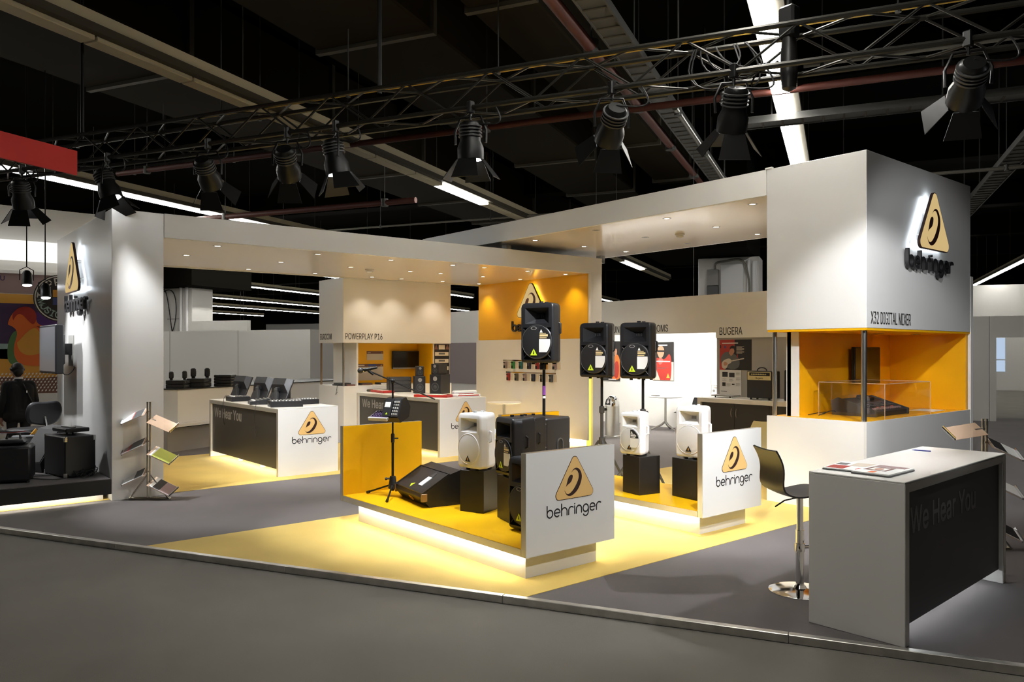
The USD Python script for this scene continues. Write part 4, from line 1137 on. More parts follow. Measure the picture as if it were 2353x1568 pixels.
plinth('black plinth on the front tray under the white speaker', (4.588, 5.965), 0.33, 0.27, 0.40, 200, DK)
speaker('white speaker on a black plinth on the front tray', (4.555, 5.955, DK + .40), 186, 0.53, 0.325, 0.27, True, None)
plinth('second black plinth on the front tray, reflecting the yellow deck', (4.59, 5.40), 0.30, 0.31, 0.40, 163, DK)
speaker('black speaker on the second plinth of the front tray, seen half from its side', (4.57, 5.40, DK + .40), 172, 0.525, 0.325, 0.29)
plinth('tall black plinth on the carpet right of the front tray', (5.22, 5.93), 0.34, 0.34, 0.60, 170, 0.004)
speaker('black speaker between the subwoofer and the speaker on the second plinth', (5.20, 5.95, .604), 176, 0.525, 0.335, 0.29)
speaker('black speaker standing on the deck of the front tray tight behind its white panel', (4.41, 4.965, DK), 183, 0.62, 0.37, 0.31, knob=False)
plinth('black plinth on the second tray, left one of two', (6.485, 5.56), 0.29, 0.28, 0.41, 171, DK)
plinth('black plinth on the second tray, right one of two beside the white panel', (6.72, 5.03), 0.30, 0.36, 0.41, 172, DK)
speaker('white speaker on the left plinth of the second tray with a dark printed card', (6.44, 5.59, DK + .41), 186, 0.455, 0.285, 0.24, True, 'half')
speaker('larger white speaker on the right plinth of the second tray', (6.735, 5.02, DK + .41), 186, 0.535, 0.335, 0.28, True, None)

# wedge floor monitor
wd = thing('wedge_monitor', 'black wedge floor monitor with sloping grille on the front tray', 'loudspeaker', (4.50, 6.66, DK), 170.5)
prof = [(.20, 0), (.285, .10), (.275, .135), (-.02, .31), (-.14, .345), (-.25, .30), (-.25, .02), (-.22, 0)]
obj('cabinet', B().flat(Polygon(prof).buffer(-.008).buffer(.008, 4), (0, .355, 0), X_, Z_, .71), 'black_plastic', wd, 30)
nx, nz = np.array([.275 - -.02, 0, .135 - .31]), None
nx = -nx / np.linalg.norm(nx)
up = np.cross(nx, [0, -1, 0.0])
up = up if up[2] > 0 else -up
ay_ = nx
axw = np.cross(ay_, up)
o_ = np.array([.275, 0, .135]) + up * .001
Lw = .343
def on_wedge(u, v):
    return o_ + axw * u + ay_ * v
obj('grille', B().flat(sbox(-.325, .015, .325, Lw - .01), o_, axw, ay_, .006), 'black_grille', wd)
obj('corner_rim', B().flat(sbox(-.352, .0, .352, Lw).difference(sbox(-.328, .012, .328, Lw - .007)), o_, axw, ay_, .012), 'black_plastic', wd)
sg = 1 if axw[1] > 0 else -1
obj('triangle_badge', B().flat(Polygon([(-.06, .075), (-.005, .03), (.005, .10)]), on_wedge(sg * -.02, 0) + up * .006, axw, ay_, .002), 'sticker_yellow', wd, label='yellow triangle badge on the grille')
obj('product_card', B().flat(sbox(sg * .12 - .045, .09, sg * .12 + .045, .225), o_ + up * .006, axw, ay_, .006), 'paper_white', wd, label='white product card lying on the grille')
obj('card_header', B().flat(Polygon([(sg * .12 - .045, .228), (sg * .12 + .045, .228), (sg * .12 + .03, .29), (sg * .12, .315)]), o_ + up * .006, axw, ay_, .004), 'dark_grey', wd)
fn = np.array([.085, 0, .10])
fd = np.array([.10, 0, -.085]) / np.linalg.norm([.10, 0, -.085])
fu = np.array([.085, 0, .10]) / np.linalg.norm([.085, 0, .10])
fs_ = np.cross(fu, fd)
co = np.array([.245, 0, .052])
obj('round_emblem', B().flat(Point(0, 0).buffer(.036, 14).difference(Point(0, 0).buffer(.014, 10)), co + fd * .001, fs_, fu, .003), 'print_amber', wd, label='round amber pole socket emblem')
for y in (-.345, .345):
    obj('corner_protector', B().box(.225, .288, y - .014, y + .014, .06, .142, .006), 'bronze_post', wd)

# microphone stand with personal monitor and little mixer
ms = thing('microphone_stand', 'black microphone stand with tripod foot and long boom on the front tray', 'microphone stand', (4.28, 7.10, DK))
obj('lower_pole', B().cyl((0, 0, .06), (0, 0, .62), .0135, n=12), 'black_metal', ms, 40)
obj('upper_pole', B().cyl((0, 0, .60), (0, 0, 1.22), .010, n=12), 'black_metal', ms, 40)
obj('clutch', B().lathe([(.0135, .57), (.02, .575), (.02, .66), (.012, .67)], 12).cyl((0, 0, .615), (.05, -.03, .615), .008, n=8), 'black_plastic', ms, 40)
obj('hub', B().lathe([(.015, .22), (.03, .215), (.045, .12), (.05, .09), (.03, .075), (.015, .07)], 14), 'black_plastic', ms, 40)
obj('hub_knob', B().cyl((0, 0, .19), (-.07, .03, .19), .009, n=8).cyl((-.055, .024, .19), (-.075, .033, .19), .016, n=10), 'black_plastic', ms, 40)
for a in (112, 229, 350):
    c, s = math.cos(math.radians(a)), math.sin(math.radians(a))
    obj('leg', B().cyl((.03 * c, .03 * s, .12), (.33 * c, .33 * s, .018), .0095, n=8), 'black_metal', ms, 40)
    obj('rubber_foot', B().cyl((.31 * c, .31 * s, .024), (.345 * c, .345 * s, .014), .015, n=10), 'black_plastic', ms, 40)
lat = np.array([math.sin(math.radians(YAW)), -math.cos(math.radians(YAW)), 0])
bm0, bm1 = -lat * .235 + Z_ * 1.325, lat * .45 + Z_ * 1.03
obj('boom', B().cyl(bm0, bm1, .0075, n=8), 'black_metal', ms, 40)
obj('boom_joint', B().sph((0, 0, 1.225), .026).cyl((0, 0, 1.2), (0, 0, 1.235), .015, n=10), 'black_plastic', ms, 40)
mc = thing('microphone', 'black handheld microphone clipped to the boom end in front of the yellow niche', 'microphone', np.array([4.28, 7.10, DK]) + bm0 - lat * .03 + Z_ * .02)
obj('clip', B().tube([lat * .06 - Z_ * .05, lat * .02 - Z_ * .02, lat * 0.0], [.014, .016, .018], 10), 'black_plastic', mc, 40)
obj('body', B().tube([lat * .10 + Z_ * .025, lat * -.02 + Z_ * .0, lat * -.04 - Z_ * .003], [.011, .019, .021], 12), 'black_metal', mc, 40)
obj('ring', B().tube([lat * -.04 - Z_ * .003, lat * -.048 - Z_ * .004], .023, 14), 'chrome', mc, 40)
obj('head_grille', B().sph(lat * -.078 - Z_ * .008, .032, 2, (1, 1, 1)), 'dark_grey', mc, 60)
pm = thing('monitor_speaker', 'small black personal monitor speaker mounted on the microphone stand', 'loudspeaker', (4.30, 7.08, DK + .90), 205)
prof = [(.11, -.055), (.02, .14), (-.05, .155), (-.13, .05), (-.10, -.06), (.06, -.11)]
obj('cabinet', B().flat(Polygon(prof).buffer(-.01).buffer(.01, 4), (0, .105, 0), X_, Z_, .21), 'black_plastic', pm, 30)
fa = np.array([.02 - .11, 0, .14 + .055])
fa /= np.linalg.norm(fa)
fo = np.array([.105, 0, -.045])
fn_ = np.cross(Y_, fa)
sgn = 1 if fn_[0] > 0 else -1
AXF = Y_ * sgn
obj('control_panel', B().flat(sbox(.015, .0, .095, .19) if sgn > 0 else sbox(-.095, .0, -.015, .19), fo + np.cross(AXF, fa) * .004, AXF, fa, .004), 'dark_grey', pm)
obj('grille', B().flat(sbox(-.095, .0, .005, .19) if sgn > 0 else sbox(-.005, .0, .095, .19), fo + np.cross(AXF, fa) * .004, AXF, fa, .005), 'black_grille', pm)
kk = B()
for i in range(5):
    for j in range(3):
        c = fo + AXF * sgn * (.03 + j * .025) + fa * (.025 + i * .034) + np.cross(AXF, fa) * .008
        kk.cyl(c, c + np.cross(AXF, fa) * .012, .0065, n=7)
obj('control_knobs', kk, 'paper_white', pm, 40, kind='stuff')
obj('triangle_badge', B().flat(Polygon([(-.015, .02), (.015, .02), (0, .045)]), fo - AXF * sgn * .045 + np.cross(AXF, fa) * .0095, AXF, fa, .002), 'sticker_yellow', pm)
obj('card', B().flat(sbox(-.09, .10, -.02, .16) if sgn > 0 else sbox(.02, .10, .09, .16), fo + np.cross(AXF, fa) * .0095, AXF, fa, .002), 'paper_white', pm)
obj('bracket_bolt', B().cyl((0, -.105, .06), (0, -.125, .06), .02, n=12).cyl((0, -.12, .06), (0.02, -.12, .13), .006, n=6), 'chrome', pm, 40)
pmx = thing('mini_mixer', 'small grey mixer on a tilted tray clamped below the monitor speaker', 'mixer', (4.20, 7.18, DK + .845), 205)
mx = B().box(-.09, .09, -.12, .12, 0, .028, .004).turn(22, axis='y')
obj('body', mx, 'grey_box', pmx)
obj('surface', B().box(-.075, .085, -.105, .105, .028, .031).turn(22, axis='y'), 'print_violet', pmx)
obj('front_lip', B().box(.075, .095, -.12, .12, -.004, .034, .004).turn(22, axis='y'), 'white_plastic', pmx)
kk = B()
for i in range(4):
    for j in range(6):
        kk.cyl((-.06 + i * .035, -.085 + j * .034, .031), (-.06 + i * .035, -.085 + j * .034, .042), .006, n=6)
obj('control_knobs', kk.turn(22, axis='y'), 'dark_grey', pmx, 40, kind='stuff')
obj('clamp_arm', B().cyl((0, 0, -.01), (-.12, -.04, -.03), .01, n=8), 'black_metal', pmx, 40)

# ================================================================== display niche: mixing desk under an acrylic hood, screen
dk = thing('mixing_desk', 'black digital mixing desk under the acrylic hood in the display niche', 'mixing desk', (9.56, 4.50, 1.024), 0)
prof = [(-.30, 0), (.30, 0), (.30, .16), (.24, .185), (.10, .17), (-.29, .05)]
obj('chassis', B().flat(Polygon([(-.26, 0), (.24, 0), (.26, .17), (.17, .20), (-.26, .06)]).buffer(-.006).buffer(.006, 3), (-.42, 0, 0), Y_, Z_, .84), 'black_plastic', dk, 30)
for s in (-1, 1):
    obj('side_cheek', B().flat(Polygon([(-.28, 0), (.26, 0), (.28, .18), (.19, .215), (-.28, .075)]).buffer(-.006).buffer(.006, 3), (.42 if s > 0 else -.445, 0, 0), Y_, Z_, .025), 'dark_grey', dk, 30)
sl = math.degrees(math.atan2(.14, .43))
def on_desk(b):
    return b.turn(sl, axis='x').move((0, -.26, .062))
obj('display', on_desk(B().box(-.10, .12, .29, .42, .012, .05, .006)), 'screen_black', dk)
kk = B()
for i in range(16):
    kk.box(-.37 + i * .047, -.355 + i * .047, .04, .075, .004, .018)
obj('fader_caps', on_desk(kk), 'print_mauve', dk, kind='stuff')
kk = B()
for i in range(22):
    for j in range(3):
        kk.box(-.39 + i * .035, -.368 + i * .035, .15 + j * .045, .165 + j * .045, .004, .012)
obj('buttons', on_desk(kk), 'print_grey', dk, kind='stuff')
kk = B()
for x in (-.18, -.05, .2):
    kk.box(x, x + .06, .10, .115, .004, .008)
obj('lit_scribble_strips', on_desk(kk), 'print_pink', dk)
cb = obj('power_cable', B().tube(spline([(9.13, 4.72, 1.05), (9.0, 4.74, 1.07), (8.88, 4.80, 1.03), (9.1, 4.86, 1.03), (8.8, 4.90, 1.03)], 40), .005, 6), 'cable_black', None, 40)
tag(cb, 'thin black cable looping from the rear of the mixing desk in the niche', 'cable')
hd_ = thing('acrylic_hood', 'clear acrylic display hood over the mixing desk', 'display case', (9.56, 4.44, 1.024))
hw_, hd2, hh2, th_ = .62, .40, .40, .006
for nm, q in (('front_pane', (-hw_, hw_, -hd2, -hd2 + th_, 0, hh2)), ('rear_pane', (-hw_, hw_, hd2 - th_, hd2, 0, hh2)), ('side_pane', (-hw_, -hw_ + th_, -hd2 + th_, hd2 - th_, 0, hh2)), ('side_pane', (hw_ - th_, hw_, -hd2 + th_, hd2 - th_, 0, hh2)), ('top_pane', (-hw_, hw_, -hd2, hd2, hh2, hh2 + th_))):
    obj(nm, bx(*q), 'acrylic', hd_)
eb = B()
for sx in (-1, 1):
    for sy in (-1, 1):
        eb.box(sx * hw_ - .003, sx * hw_ + .003, sy * hd2 - .003, sy * hd2 + .003, 0, hh2)
    eb.box(sx * hw_ - .003, sx * hw_ + .003, -hd2, hd2, hh2, hh2 + .008)
for sy in (-1, 1):
    eb.box(-hw_, hw_, sy * hd2 - .003, sy * hd2 + .003, hh2, hh2 + .008)
obj('glued_edge', eb, 'acrylic_edge', hd_)
tv = thing('television', 'flat black screen hanging in the display niche behind the corner post', 'television', (10.30, 4.88, 1.61))
obj('casing', B().box(-.36, .36, 0, .05, -.235, .25, .006), 'black_plastic', tv)
obj('screen', bx(-.345, .345, -.003, 0, -.20, .24), 'screen_black', tv)
obj('wall_bracket', bx(-.12, .12, .05, .10, -.1, .1), 'black_metal', tv)
pp_ = obj('leaflet', bx(10.55, 10.95, 4.15, 4.45, 1.024, 1.028), 'paper_white')
tag(pp_, 'white sheet lying on the yellow niche floor beside the acrylic hood', 'sheet')

# ================================================================== bar stool
bs = thing('bar_stool', 'black plywood bar stool on a chrome column beside the reception counter', 'stool', (5.375, 3.06, 0), 0)
prof = spline([(.23, .742), (.20, .755), (.0, .745), (-.14, .742), (-.205, .775), (-.215, .90), (-.235, 1.0), (-.275, 1.075)], 30)
sheet_ = [(x, z) for x, z in prof]
v, f = [], []
u = np.linspace(-1, 1, 9)
for i, (x, z) in enumerate(sheet_):
    for uu in u:
        v.append((x, uu * .185, z + .008 * uu * uu))
n_ = len(u)
for i in range(len(sheet_) - 1):
    for j in range(n_ - 1):
        f.append((i * n_ + j, i * n_ + j + 1, (i + 1) * n_ + j + 1, (i + 1) * n_ + j))
v, f = np.array(v), np.array(f)
rim = [j for j in range(n_)] + [i * n_ + n_ - 1 for i in range(1, len(sheet_))] + [(len(sheet_) - 1) * n_ + j for j in range(n_ - 2, -1, -1)] + [i * n_ for i in range(len(sheet_) - 2, 0, -1)]
v2 = v.copy()
tng = np.gradient(np.array(sheet_), axis=0)
tng /= np.linalg.norm(tng, axis=1, keepdims=True)
v2 += np.repeat(np.column_stack([-tng[:, 1], np.zeros(len(tng)), tng[:, 0]]), n_, 0) * .012
N = len(v)
ff = np.vstack([f, f[:, ::-1] + N, [(rim[i], rim[(i + 1) % len(rim)], rim[(i + 1) % len(rim)] + N, rim[i] + N) for i in range(len(rim))]])
DIRS = math.degrees(math.atan2(-.36, .93))
def tl(b):
    return b.turn(STOOL_ROT)
STOOL_ROT = -32
obj('seat_shell', tl(B().add(np.vstack([v, v2]), ff)), 'black_plastic', bs, 50)
obj('seat_plate', tl(B().box(-.10, .10, -.09, .09, .715, .735, .006)), 'black_metal', bs)
obj('gas_sleeve', B().cyl((0, 0, .02), (0, 0, .46), .030, n=18), 'chrome', bs, 40)
obj('piston', B().cyl((0, 0, .44), (0, 0, .72), .024, n=18), 'chrome', bs, 40)
obj('base_disc', B().lathe([(0, 0), (.225, 0), (.225, .006), (.18, .018), (.05, .028), (.035, .05), (0, .05)], 40), 'chrome', bs, 30)
obj('footrest', tl(B().cyl((0, 0, .33), (.19, 0, .33), .012, n=8).box(.17, .20, -.14, .14, .315, .345, .006).lathe([(.031, .30), (.037, .30), (.037, .36), (.031, .36)], 16).cyl((0, 0, .33), (-.05, -.10, .33), .012, n=8)), 'chrome', bs, 40)
obj('lift_lever', tl(B().tube([(0, .02, .70), (-.06, .12, .66), (-.10, .19, .60)], .006, 6)), 'black_metal', bs, 40)

# ================================================================== brochure racks
def rack(label, loc, rot, fills, H=1.19, twist=None):
    """Two-post literature stand: trays slope out to both sides."""
    t = thing('literature_rack', label, 'brochure rack', loc, rot)
    for y in (-.017, .017):
        obj('post', B().cyl((0, y, .03), (0, y, H), .011, n=12), 'rack_steel', t, 40)
    hoop = spline([(.0, -.24, .012), (.05, -.24, .012), (.07, -.10, .012), (.07, .10, .012), (.05, .24, .012), (0, .24, .012)], 24)
    obj('base_hoop', B().tube(hoop, .010, 8), 'rack_steel', t, 40)
    obj('base_bar', B().cyl((0, -.24, .012), (0, .24, .012), .010, n=8), 'rack_steel', t, 40)
    for s in (-1, 1):
        obj('strut', B().cyl((0, s * .022, .30), (0, s * .235, .015), .009, n=8), 'rack_steel', t, 40)
    for i, (z, side, drop, m) in enumerate(fills):
        L, w = .30, .20
        d = np.array([0, side, 0.0])
        e = np.array([0, side * L, -drop])
        e /= np.linalg.norm(e)
        o = np.array([0, side * .03, z])
        wv = np.array([.88, 0, .47])
        nrm = np.cross(wv, e)
        nrm /= np.linalg.norm(nrm)
        nrm = nrm if nrm[2] > 0 else -nrm
        ax = np.cross(e, nrm)
        obj('tray', B().flat(sbox(-w / 2, 0, w / 2, L), o, ax, e, .003), 'acrylic_edge', t)
        obj('tray_lip', B().flat(sbox(-w / 2, L - .004, w / 2, L), o, ax, e, .03).cyl(o + e * L - ax * w / 2 + nrm * .006, o + e * L + ax * w / 2 + nrm * .006, .008, n=8), 'chrome', t, 40)
        obj('tray_arm', B().cyl((0, 0, z), o + e * .06, .010, n=8), 'rack_steel', t, 40)
        if m:
            rt_ = math.radians(rot)
            R_ = np.array([[math.cos(rt_), -math.sin(rt_), 0], [math.sin(rt_), math.cos(rt_), 0], [0, 0, 1]])
            name, cover, lab = m
            lf_ = thing('brochure', lab, 'brochure', R_ @ (o + nrm * .0035) + np.array(loc, float))
            a2, e2 = R_ @ ax, R_ @ e
            obj('pages', B().flat(sbox(-w / 2 + .006, .03, w / 2 - .006, L - .006), (0, 0, 0), a2, e2, .009), 'paper_white', lf_)
            n2 = np.cross(a2, e2)
            for mm, sh in cover:
                obj('cover_print', B().flat(sh, n2 * .009, a2, e2, .0008), mm, lf_)
    return t


rack('steel literature rack with sloping trays at the foot of the left canopy pillar', (2.62, 10.02, 0), 50, (
    (1.075, 1, .13, ('b', [('print_grey', sbox(-.09, .03, .09, .15)), ('print_pink', sbox(-.09, .15, .09, .165))], 'brochure with dark head in the top left tray of the left rack')),
    (0.715, 1, .14, ('b', [('print_grey', sbox(-.09, .03, .09, .20)), ('print_red', sbox(-.09, .20, .09, .225)), ('print_mauve', sbox(-.09, .225, .09, .29))], 'dark brochure with a red stripe in the middle left tray of the left rack')),
    (0.345, 1, .14, ('b', [('print_grey', sbox(-.09, .03, .09, .14)), ('paper_white', sbox(-.09, .15, .09, .29))], 'half dark half white brochure in the lowest left tray of the left rack')),
    (0.985, -1, .13, None),
    (0.60, -1, .14, ('b', [('leaf_lime', sbox(-.094, .06, .094, .294))], 'lime green brochure in the middle right tray of the left rack')),
    (0.225, -1, .15, ('b', [('print_black', sbox(-.09, .07, .09, .16)), ('print_mauve', sbox(-.09, .16, .09, .29))], 'black and lilac brochure in the lowest right tray of the left rack'))))
rack('steel literature rack half hidden behind the right end of the reception counter', (7.78, 2.62, 0), 50, (
    (1.10, 1, .05, None), (0.76, 1, .05, None),
    (0.98, -1, .14, ('b', [('print_black', sbox(-.09, .02, .09, .15))], 'brochure with a black head in the top tray of the right rack')),
    (0.64, -1, .14, ('b', [('paper_white', sbox(-.09, .02, .09, .28))], 'plain white brochure in the middle tray of the right rack')),
    (0.26, -1, .15, ('b', [('print_black', sbox(-.09, .02, .09, .28)), ('print_orange', sbox(-.09, .1, .09, .105))], 'black brochure in the lowest tray of the right rack'))))
# ================================================================== goods on the left demo counter
def tilt_monitor(label, loc, rot):
    t = thing('monitor', label, 'monitor', loc, rot)
    ti = 24
    pan = lambda b: b.turn(ti, axis='y').move((-.035, 0, .205))
    # screen faces local +x and looks up; the bulged rear faces -x
    obj('panel', pan(B().box(-.012, .014, -.24, .24, -.185, .20, .006)), 'black_plastic', t)
    obj('screen', pan(bx(.014, .0155, -.22, .22, -.165, .185)), 'screen_black', t)
    hullp = [(-.012, y, z) for y in (-.235, .235) for z in (-.03, .195)] + [(-.085, y, z) for y in (-.17, .17) for z in (.08, .185)]
    h = trimesh.convex.convex_hull(np.array(hullp))
    obj('rear_cover', pan(B().tm(h)), 'black_plastic', t)
    obj('stand_post', B().box(-.135, -.085, -.035, .035, .02, .25, .008), 'dark_grey', t)
    obj('stand_arm', B().box(-.12, -.04, -.04, .04, .20, .27, .01), 'black_plastic', t)
    obj('stand_foot', B().box(-.16, .10, -.12, .12, 0, .022, .008), 'black_plastic', t)
    return t


for i, (x, y) in enumerate(((4.88, 12.95), (4.90, 12.10), (4.90, 11.37))):
    tilt_monitor(f'tilted black monitor on the left demo counter, {ordn[i]} from the left', (x, y, .985), 8)


def desk_mixer(label, loc, rot, w, d, h, slope=0.0, n=(9, 5)):
    t = thing('mixing_desk', label, 'mixing desk', loc, rot)
    pr = Polygon([(-d / 2, 0), (d / 2, 0), (d / 2, h), (-d / 2, h * (1 - slope))]).buffer(-.003).buffer(.003, 2)
    obj('chassis', B().flat(pr, (-w / 2, 0, 0), Y_, Z_, w), 'black_plastic', t, 30)
    a = math.degrees(math.atan2(h * slope, d))
    f_ = lambda b: b.turn(a, axis='x').move((0, 0, h * (1 - slope / 2)))
    obj('top_plate', f_(bx(-w / 2 + .012, w / 2 - .012, -d / 2 + .012, d / 2 - .012, 0, .003)), 'dark_grey', t)
    kk, jk = B(), B()
    for i in range(n[0]):
        for j in range(n[1]):
            c = (-w * .43 + i * w * .86 / (n[0] - 1), -d * .2 + j * d * .58 / (n[1] - 1))
            kk.cyl((c[0], c[1], .003), (c[0], c[1], .014), .008, n=6)
        jk.box(-w * .43 + i * w * .86 / (n[0] - 1) - .006, -w * .43 + i * w * .86 / (n[0] - 1) + .006, -d * .38, -d * .30, .003, .016)
    obj('control_knobs', f_(kk), 'grey_box', t, 40, kind='stuff')
    obj('fader_caps', f_(jk), 'paper_white', t, kind='stuff')
    return t


desk_mixer('flat mixer with white knobs at the far left end of the left demo counter', (4.70, 12.70, .985), -95, .36, .30, .075)
desk_mixer('sloping black mixer at the front edge between the first and second monitor', (4.72, 11.72, .985), -105, .34, .40, .10, .55)
desk_mixer('wide black mixer at the near corner of the left demo counter', (4.77, 10.98, .985), -15, .46, .36, .085)
desk_mixer('black mixer at the right edge of the left demo counter behind the corner mixer', (5.20, 11.35, .985), 0, .42, .34, .075)
bxs = obj('speaker_cube', B().box(5.03, 5.20, 11.75, 11.93, .985, 1.22, .01), 'black_plastic')
tag(bxs, 'small black box behind the right monitor on the left demo counter', 'box')
for i, (p, lab) in enumerate((([(4.60, 12.82, 1.07), (4.52, 12.80, 1.06), (4.49, 12.79, .98), (4.488, 12.78, .75), (4.488, 12.74, .60), (4.488, 12.70, .72)], 'thin cable hanging over the front of the left demo counter near its far end'), ([(4.60, 11.50, 1.0), (4.51, 11.44, 1.0), (4.49, 11.42, .95), (4.488, 11.45, .70), (4.488, 11.38, .52), (4.488, 11.33, .62), (4.488, 11.40, .72)], 'thin cable with a loop hanging over the front of the left demo counter'))):
    cb = obj('hanging_cable', B().tube(spline(p, 30), .004, 5), 'cable_black', None, 40)
    tag(cb, lab, 'cable')

# ------------------------------------------------------------------ goods on the second demo counter
def keyboard(label, loc, rot, L, d, m):
    t = thing('keyboard', label, 'keyboard', loc, rot)
    obj('body', B().box(-L / 2, L / 2, -d / 2, d / 2, 0, .045, .01), m, t)
    kk = B()
    n = int(L / .024) - 6
    for i in range(n):
        kk.box(-L / 2 + .10 + i * .0225, -L / 2 + .1215 + i * .0225, -d / 2 + .01, d * .12, .045, .053)
    obj('keys', kk, 'key_white', t, kind='stuff')
    obj('control_strip', bx(-L / 2 + .08, L / 2 - .05, d * .2, d * .42, .045, .049), 'print_brown', t)
    return t


keyboard('red keyboard lying at the left end of the second demo counter', (7.75, 13.25, 1.0), -95, .60, .24, 'device_red')
cv_ = obj('device_case', B().box(-.34, .34, -.15, .15, 0, .05, .02).turn(-80).move((7.85, 13.45, 1.0)), 'olive_cover')
tag(cv_, 'olive grey flat case beside the red keyboard at the left counter end', 'case')
keyboard('red keyboard with white keys near the right corner of the second demo counter', (7.66, 11.33, 1.0), -62, .66, .26, 'device_red')
wm_ = thing('mixer', 'small white mixer with red trim at the right front corner of the second demo counter', 'mixer', (8.13, 10.98, 1.0), -4)
obj('body', B().box(-.24, .24, -.09, .14, 0, .05, .012), 'white_plastic', wm_)
obj('raised_rear', B().box(-.22, .26, .05, .16, .04, .11, .02), 'white_plastic', wm_)
obj('red_trim', B().box(-.235, .20, -.093, -.08, .02, .04, .004), 'device_red', wm_)
kk = B()
for i in range(9):
    kk.box(-.16 + i * .034, -.148 + i * .034, -.03, .02, .05, .062)
obj('fader_caps', kk, 'device_red', wm_, kind='stuff')


def studio_monitor(label, loc, rot, w, d, h):
    t = thing('studio_monitor', label, 'loudspeaker', loc, rot)
    obj('cabinet', B().box(-w / 2, w / 2, -d / 2, d / 2, 0, h, .006), 'black_plastic', t)
    obj('woofer', B().lathe([(w * .36, -.004), (w * .33, .003), (w * .2, -.002), (w * .1, .004), (0, .006)], 20, (0, 0, 0), 'y').turn(180).move((0, -d / 2, h * .36)), 'dark_grey', t, 40)
    obj('tweeter', B().lathe([(w * .2, -.003), (w * .17, .004), (0, .007)], 18, (0, 0, 0), 'y').turn(180).move((0, -d / 2, h * .78)), 'grey_box', t, 40)
    return t


studio_monitor('large black studio monitor at the right rear of the second demo counter', (8.36, 12.15, 1.0), -65, .24, .36, .37)
studio_monitor('small black studio monitor standing on the large right one', (8.36, 12.17, 1.37), -65, .16, .34, .20)
studio_monitor('black studio monitor left of the large one with two white marks', (8.15, 12.55, 1.0), -25, .21, .25, .33)
studio_monitor('small black studio monitor standing on the left one', (8.17, 12.57, 1.33), -25, .14, .22, .19)
rb = thing('rack_unit', 'stack of rack devices behind the microphone stand on the second demo counter', 'rack', (8.10, 13.20, 1.0), -20)
obj('rack_case', B().box(-.22, .22, -.14, .16, 0, .30, .006), 'black_plastic', rb)
for i in range(4):
    obj('rack_device', B().box(-.205, .205, -.15, -.14, .015 + i * .07, .08 + i * .07, .003), 'dark_grey', rb)
    obj('handle', B().tube([(.17, -.15, .03 + i * .07), (.17, -.175, .035 + i * .07), (.17, -.175, .06 + i * .07), (.17, -.15, .065 + i * .07)], .005, 6), 'chrome', rb, 40)
for i, (x, y, w, m) in enumerate(((7.80, 14.05, .28, 'print_brown'), (8.24, 14.05, .30, 'key_white'))):
    dv = thing('device', f'small {("brown", "pale")[i]} device lying on the yellow niche counter, {("left", "right")[i]} one', 'device', (x, y, 1.12))
    obj('case', B().box(-w / 2, w / 2, -.09, .09, 0, .04, .006), 'print_black', dv)
    obj('face', B().box(-w * .35, w * .45, -.092, -.088, .004, .03, .001), m, dv)
dv = thing('device', 'flat dark device with a dangling lead on the EUROCOM side counter', 'device', (7.28, 14.05, 1.12), -90)
obj('case', B().box(-.18, .18, -.08, .12, .02, .055, .005), 'dark_grey', dv)
obj('lower_case', B().box(-.22, .20, -.09, .10, 0, .02, .004), 'black_plastic', dv)
obj('lead', B().tube(spline([(.1, -.08, .02), (.12, -.15, 0), (.12, -.165, -.08), (.08, -.165, -.17), (.15, -.165, -.12)], 24), .004, 5), 'cable_black', dv, 40)
dv = obj('device', B().box(7.28, 7.45, 13.78, 13.84, 1.12, 1.15, .006), 'print_brown')
tag(dv, 'small dark handset lying beside the corner post of the product block', 'device')

# ================================================================== EUROCOM display behind the left canopy
ec = thing('display_counter', 'white display counter with grey base behind the left canopy pillar', 'counter', kind=None)
obj('upper_box', hbox(10.50, 16.0, -12.2, -11.05, .50, 1.105, .003), 'white_laminate', ec)
obj('worktop', hbox(10.48, 16.0, -12.25, -11.03, 1.105, 1.125, .003), 'charcoal_panel', ec)
obj('ledge', hbox(10.2, 16.0, -12.2, -10.85, .45, .50, .003), 'white_laminate', ec)
obj('shadow_gap', hbox(10.42, 16.0, -12.2, -10.93, .43, .45), 'black_void', ec)
obj('base', hbox(10.2, 16.0, -12.2, -10.98, 0, .43), 'wall_grey', ec)


def cinema_speaker(label, a, b, z, h, w):
    p = hp(a, b, z)
    t = thing('column_speaker', label, 'loudspeaker', p, HALL + 40)
    obj('housing', B().box(-w / 2, w / 2, -w * .42, w * .42, .02, h, w * .2), 'black_plastic', t, 40)
    obj('cone', B().lathe([(w * .36, -.002), (w * .3, .004), (0, .006)], 16, (0, 0, 0), 'y').turn(180).move((0, -w * .42, h * .55)), 'dark_grey', t, 40)
    obj('centre_cap', B().sph((0, -w * .43, h * .55), w * .08, 1), 'paper_white', t, 60)
    obj('foot', B().cyl((0, 0, 0), (0, 0, .02), w * .3, n=14), 'black_metal', t, 40)


def amp_stack(label, a, b, w, n, hgt, z=1.125):
    t = thing('amplifier_stack', label, 'amplifier', hp(a, b, z), HALL + 28)
    for i in range(n):
        obj('rack_device', B().box(-w / 2, w / 2, -.16, .16, i * hgt, (i + 1) * hgt - .004, .008), 'black_plastic', t)
        obj('front_plate', B().box(-w / 2 + .01, w / 2 - .01, -.166, -.16, i * hgt + .006, (i + 1) * hgt - .010, .002), 'dark_grey', t)
        kk = B()
        for j in range(4):
            kk.cyl((-w * .3 + j * w * .12, -.166, (i + .5) * hgt), (-w * .3 + j * w * .12, -.172, (i + .5) * hgt), .008, n=6)
        obj('control_knobs', kk, 'grey_box', t, 40, kind='stuff')


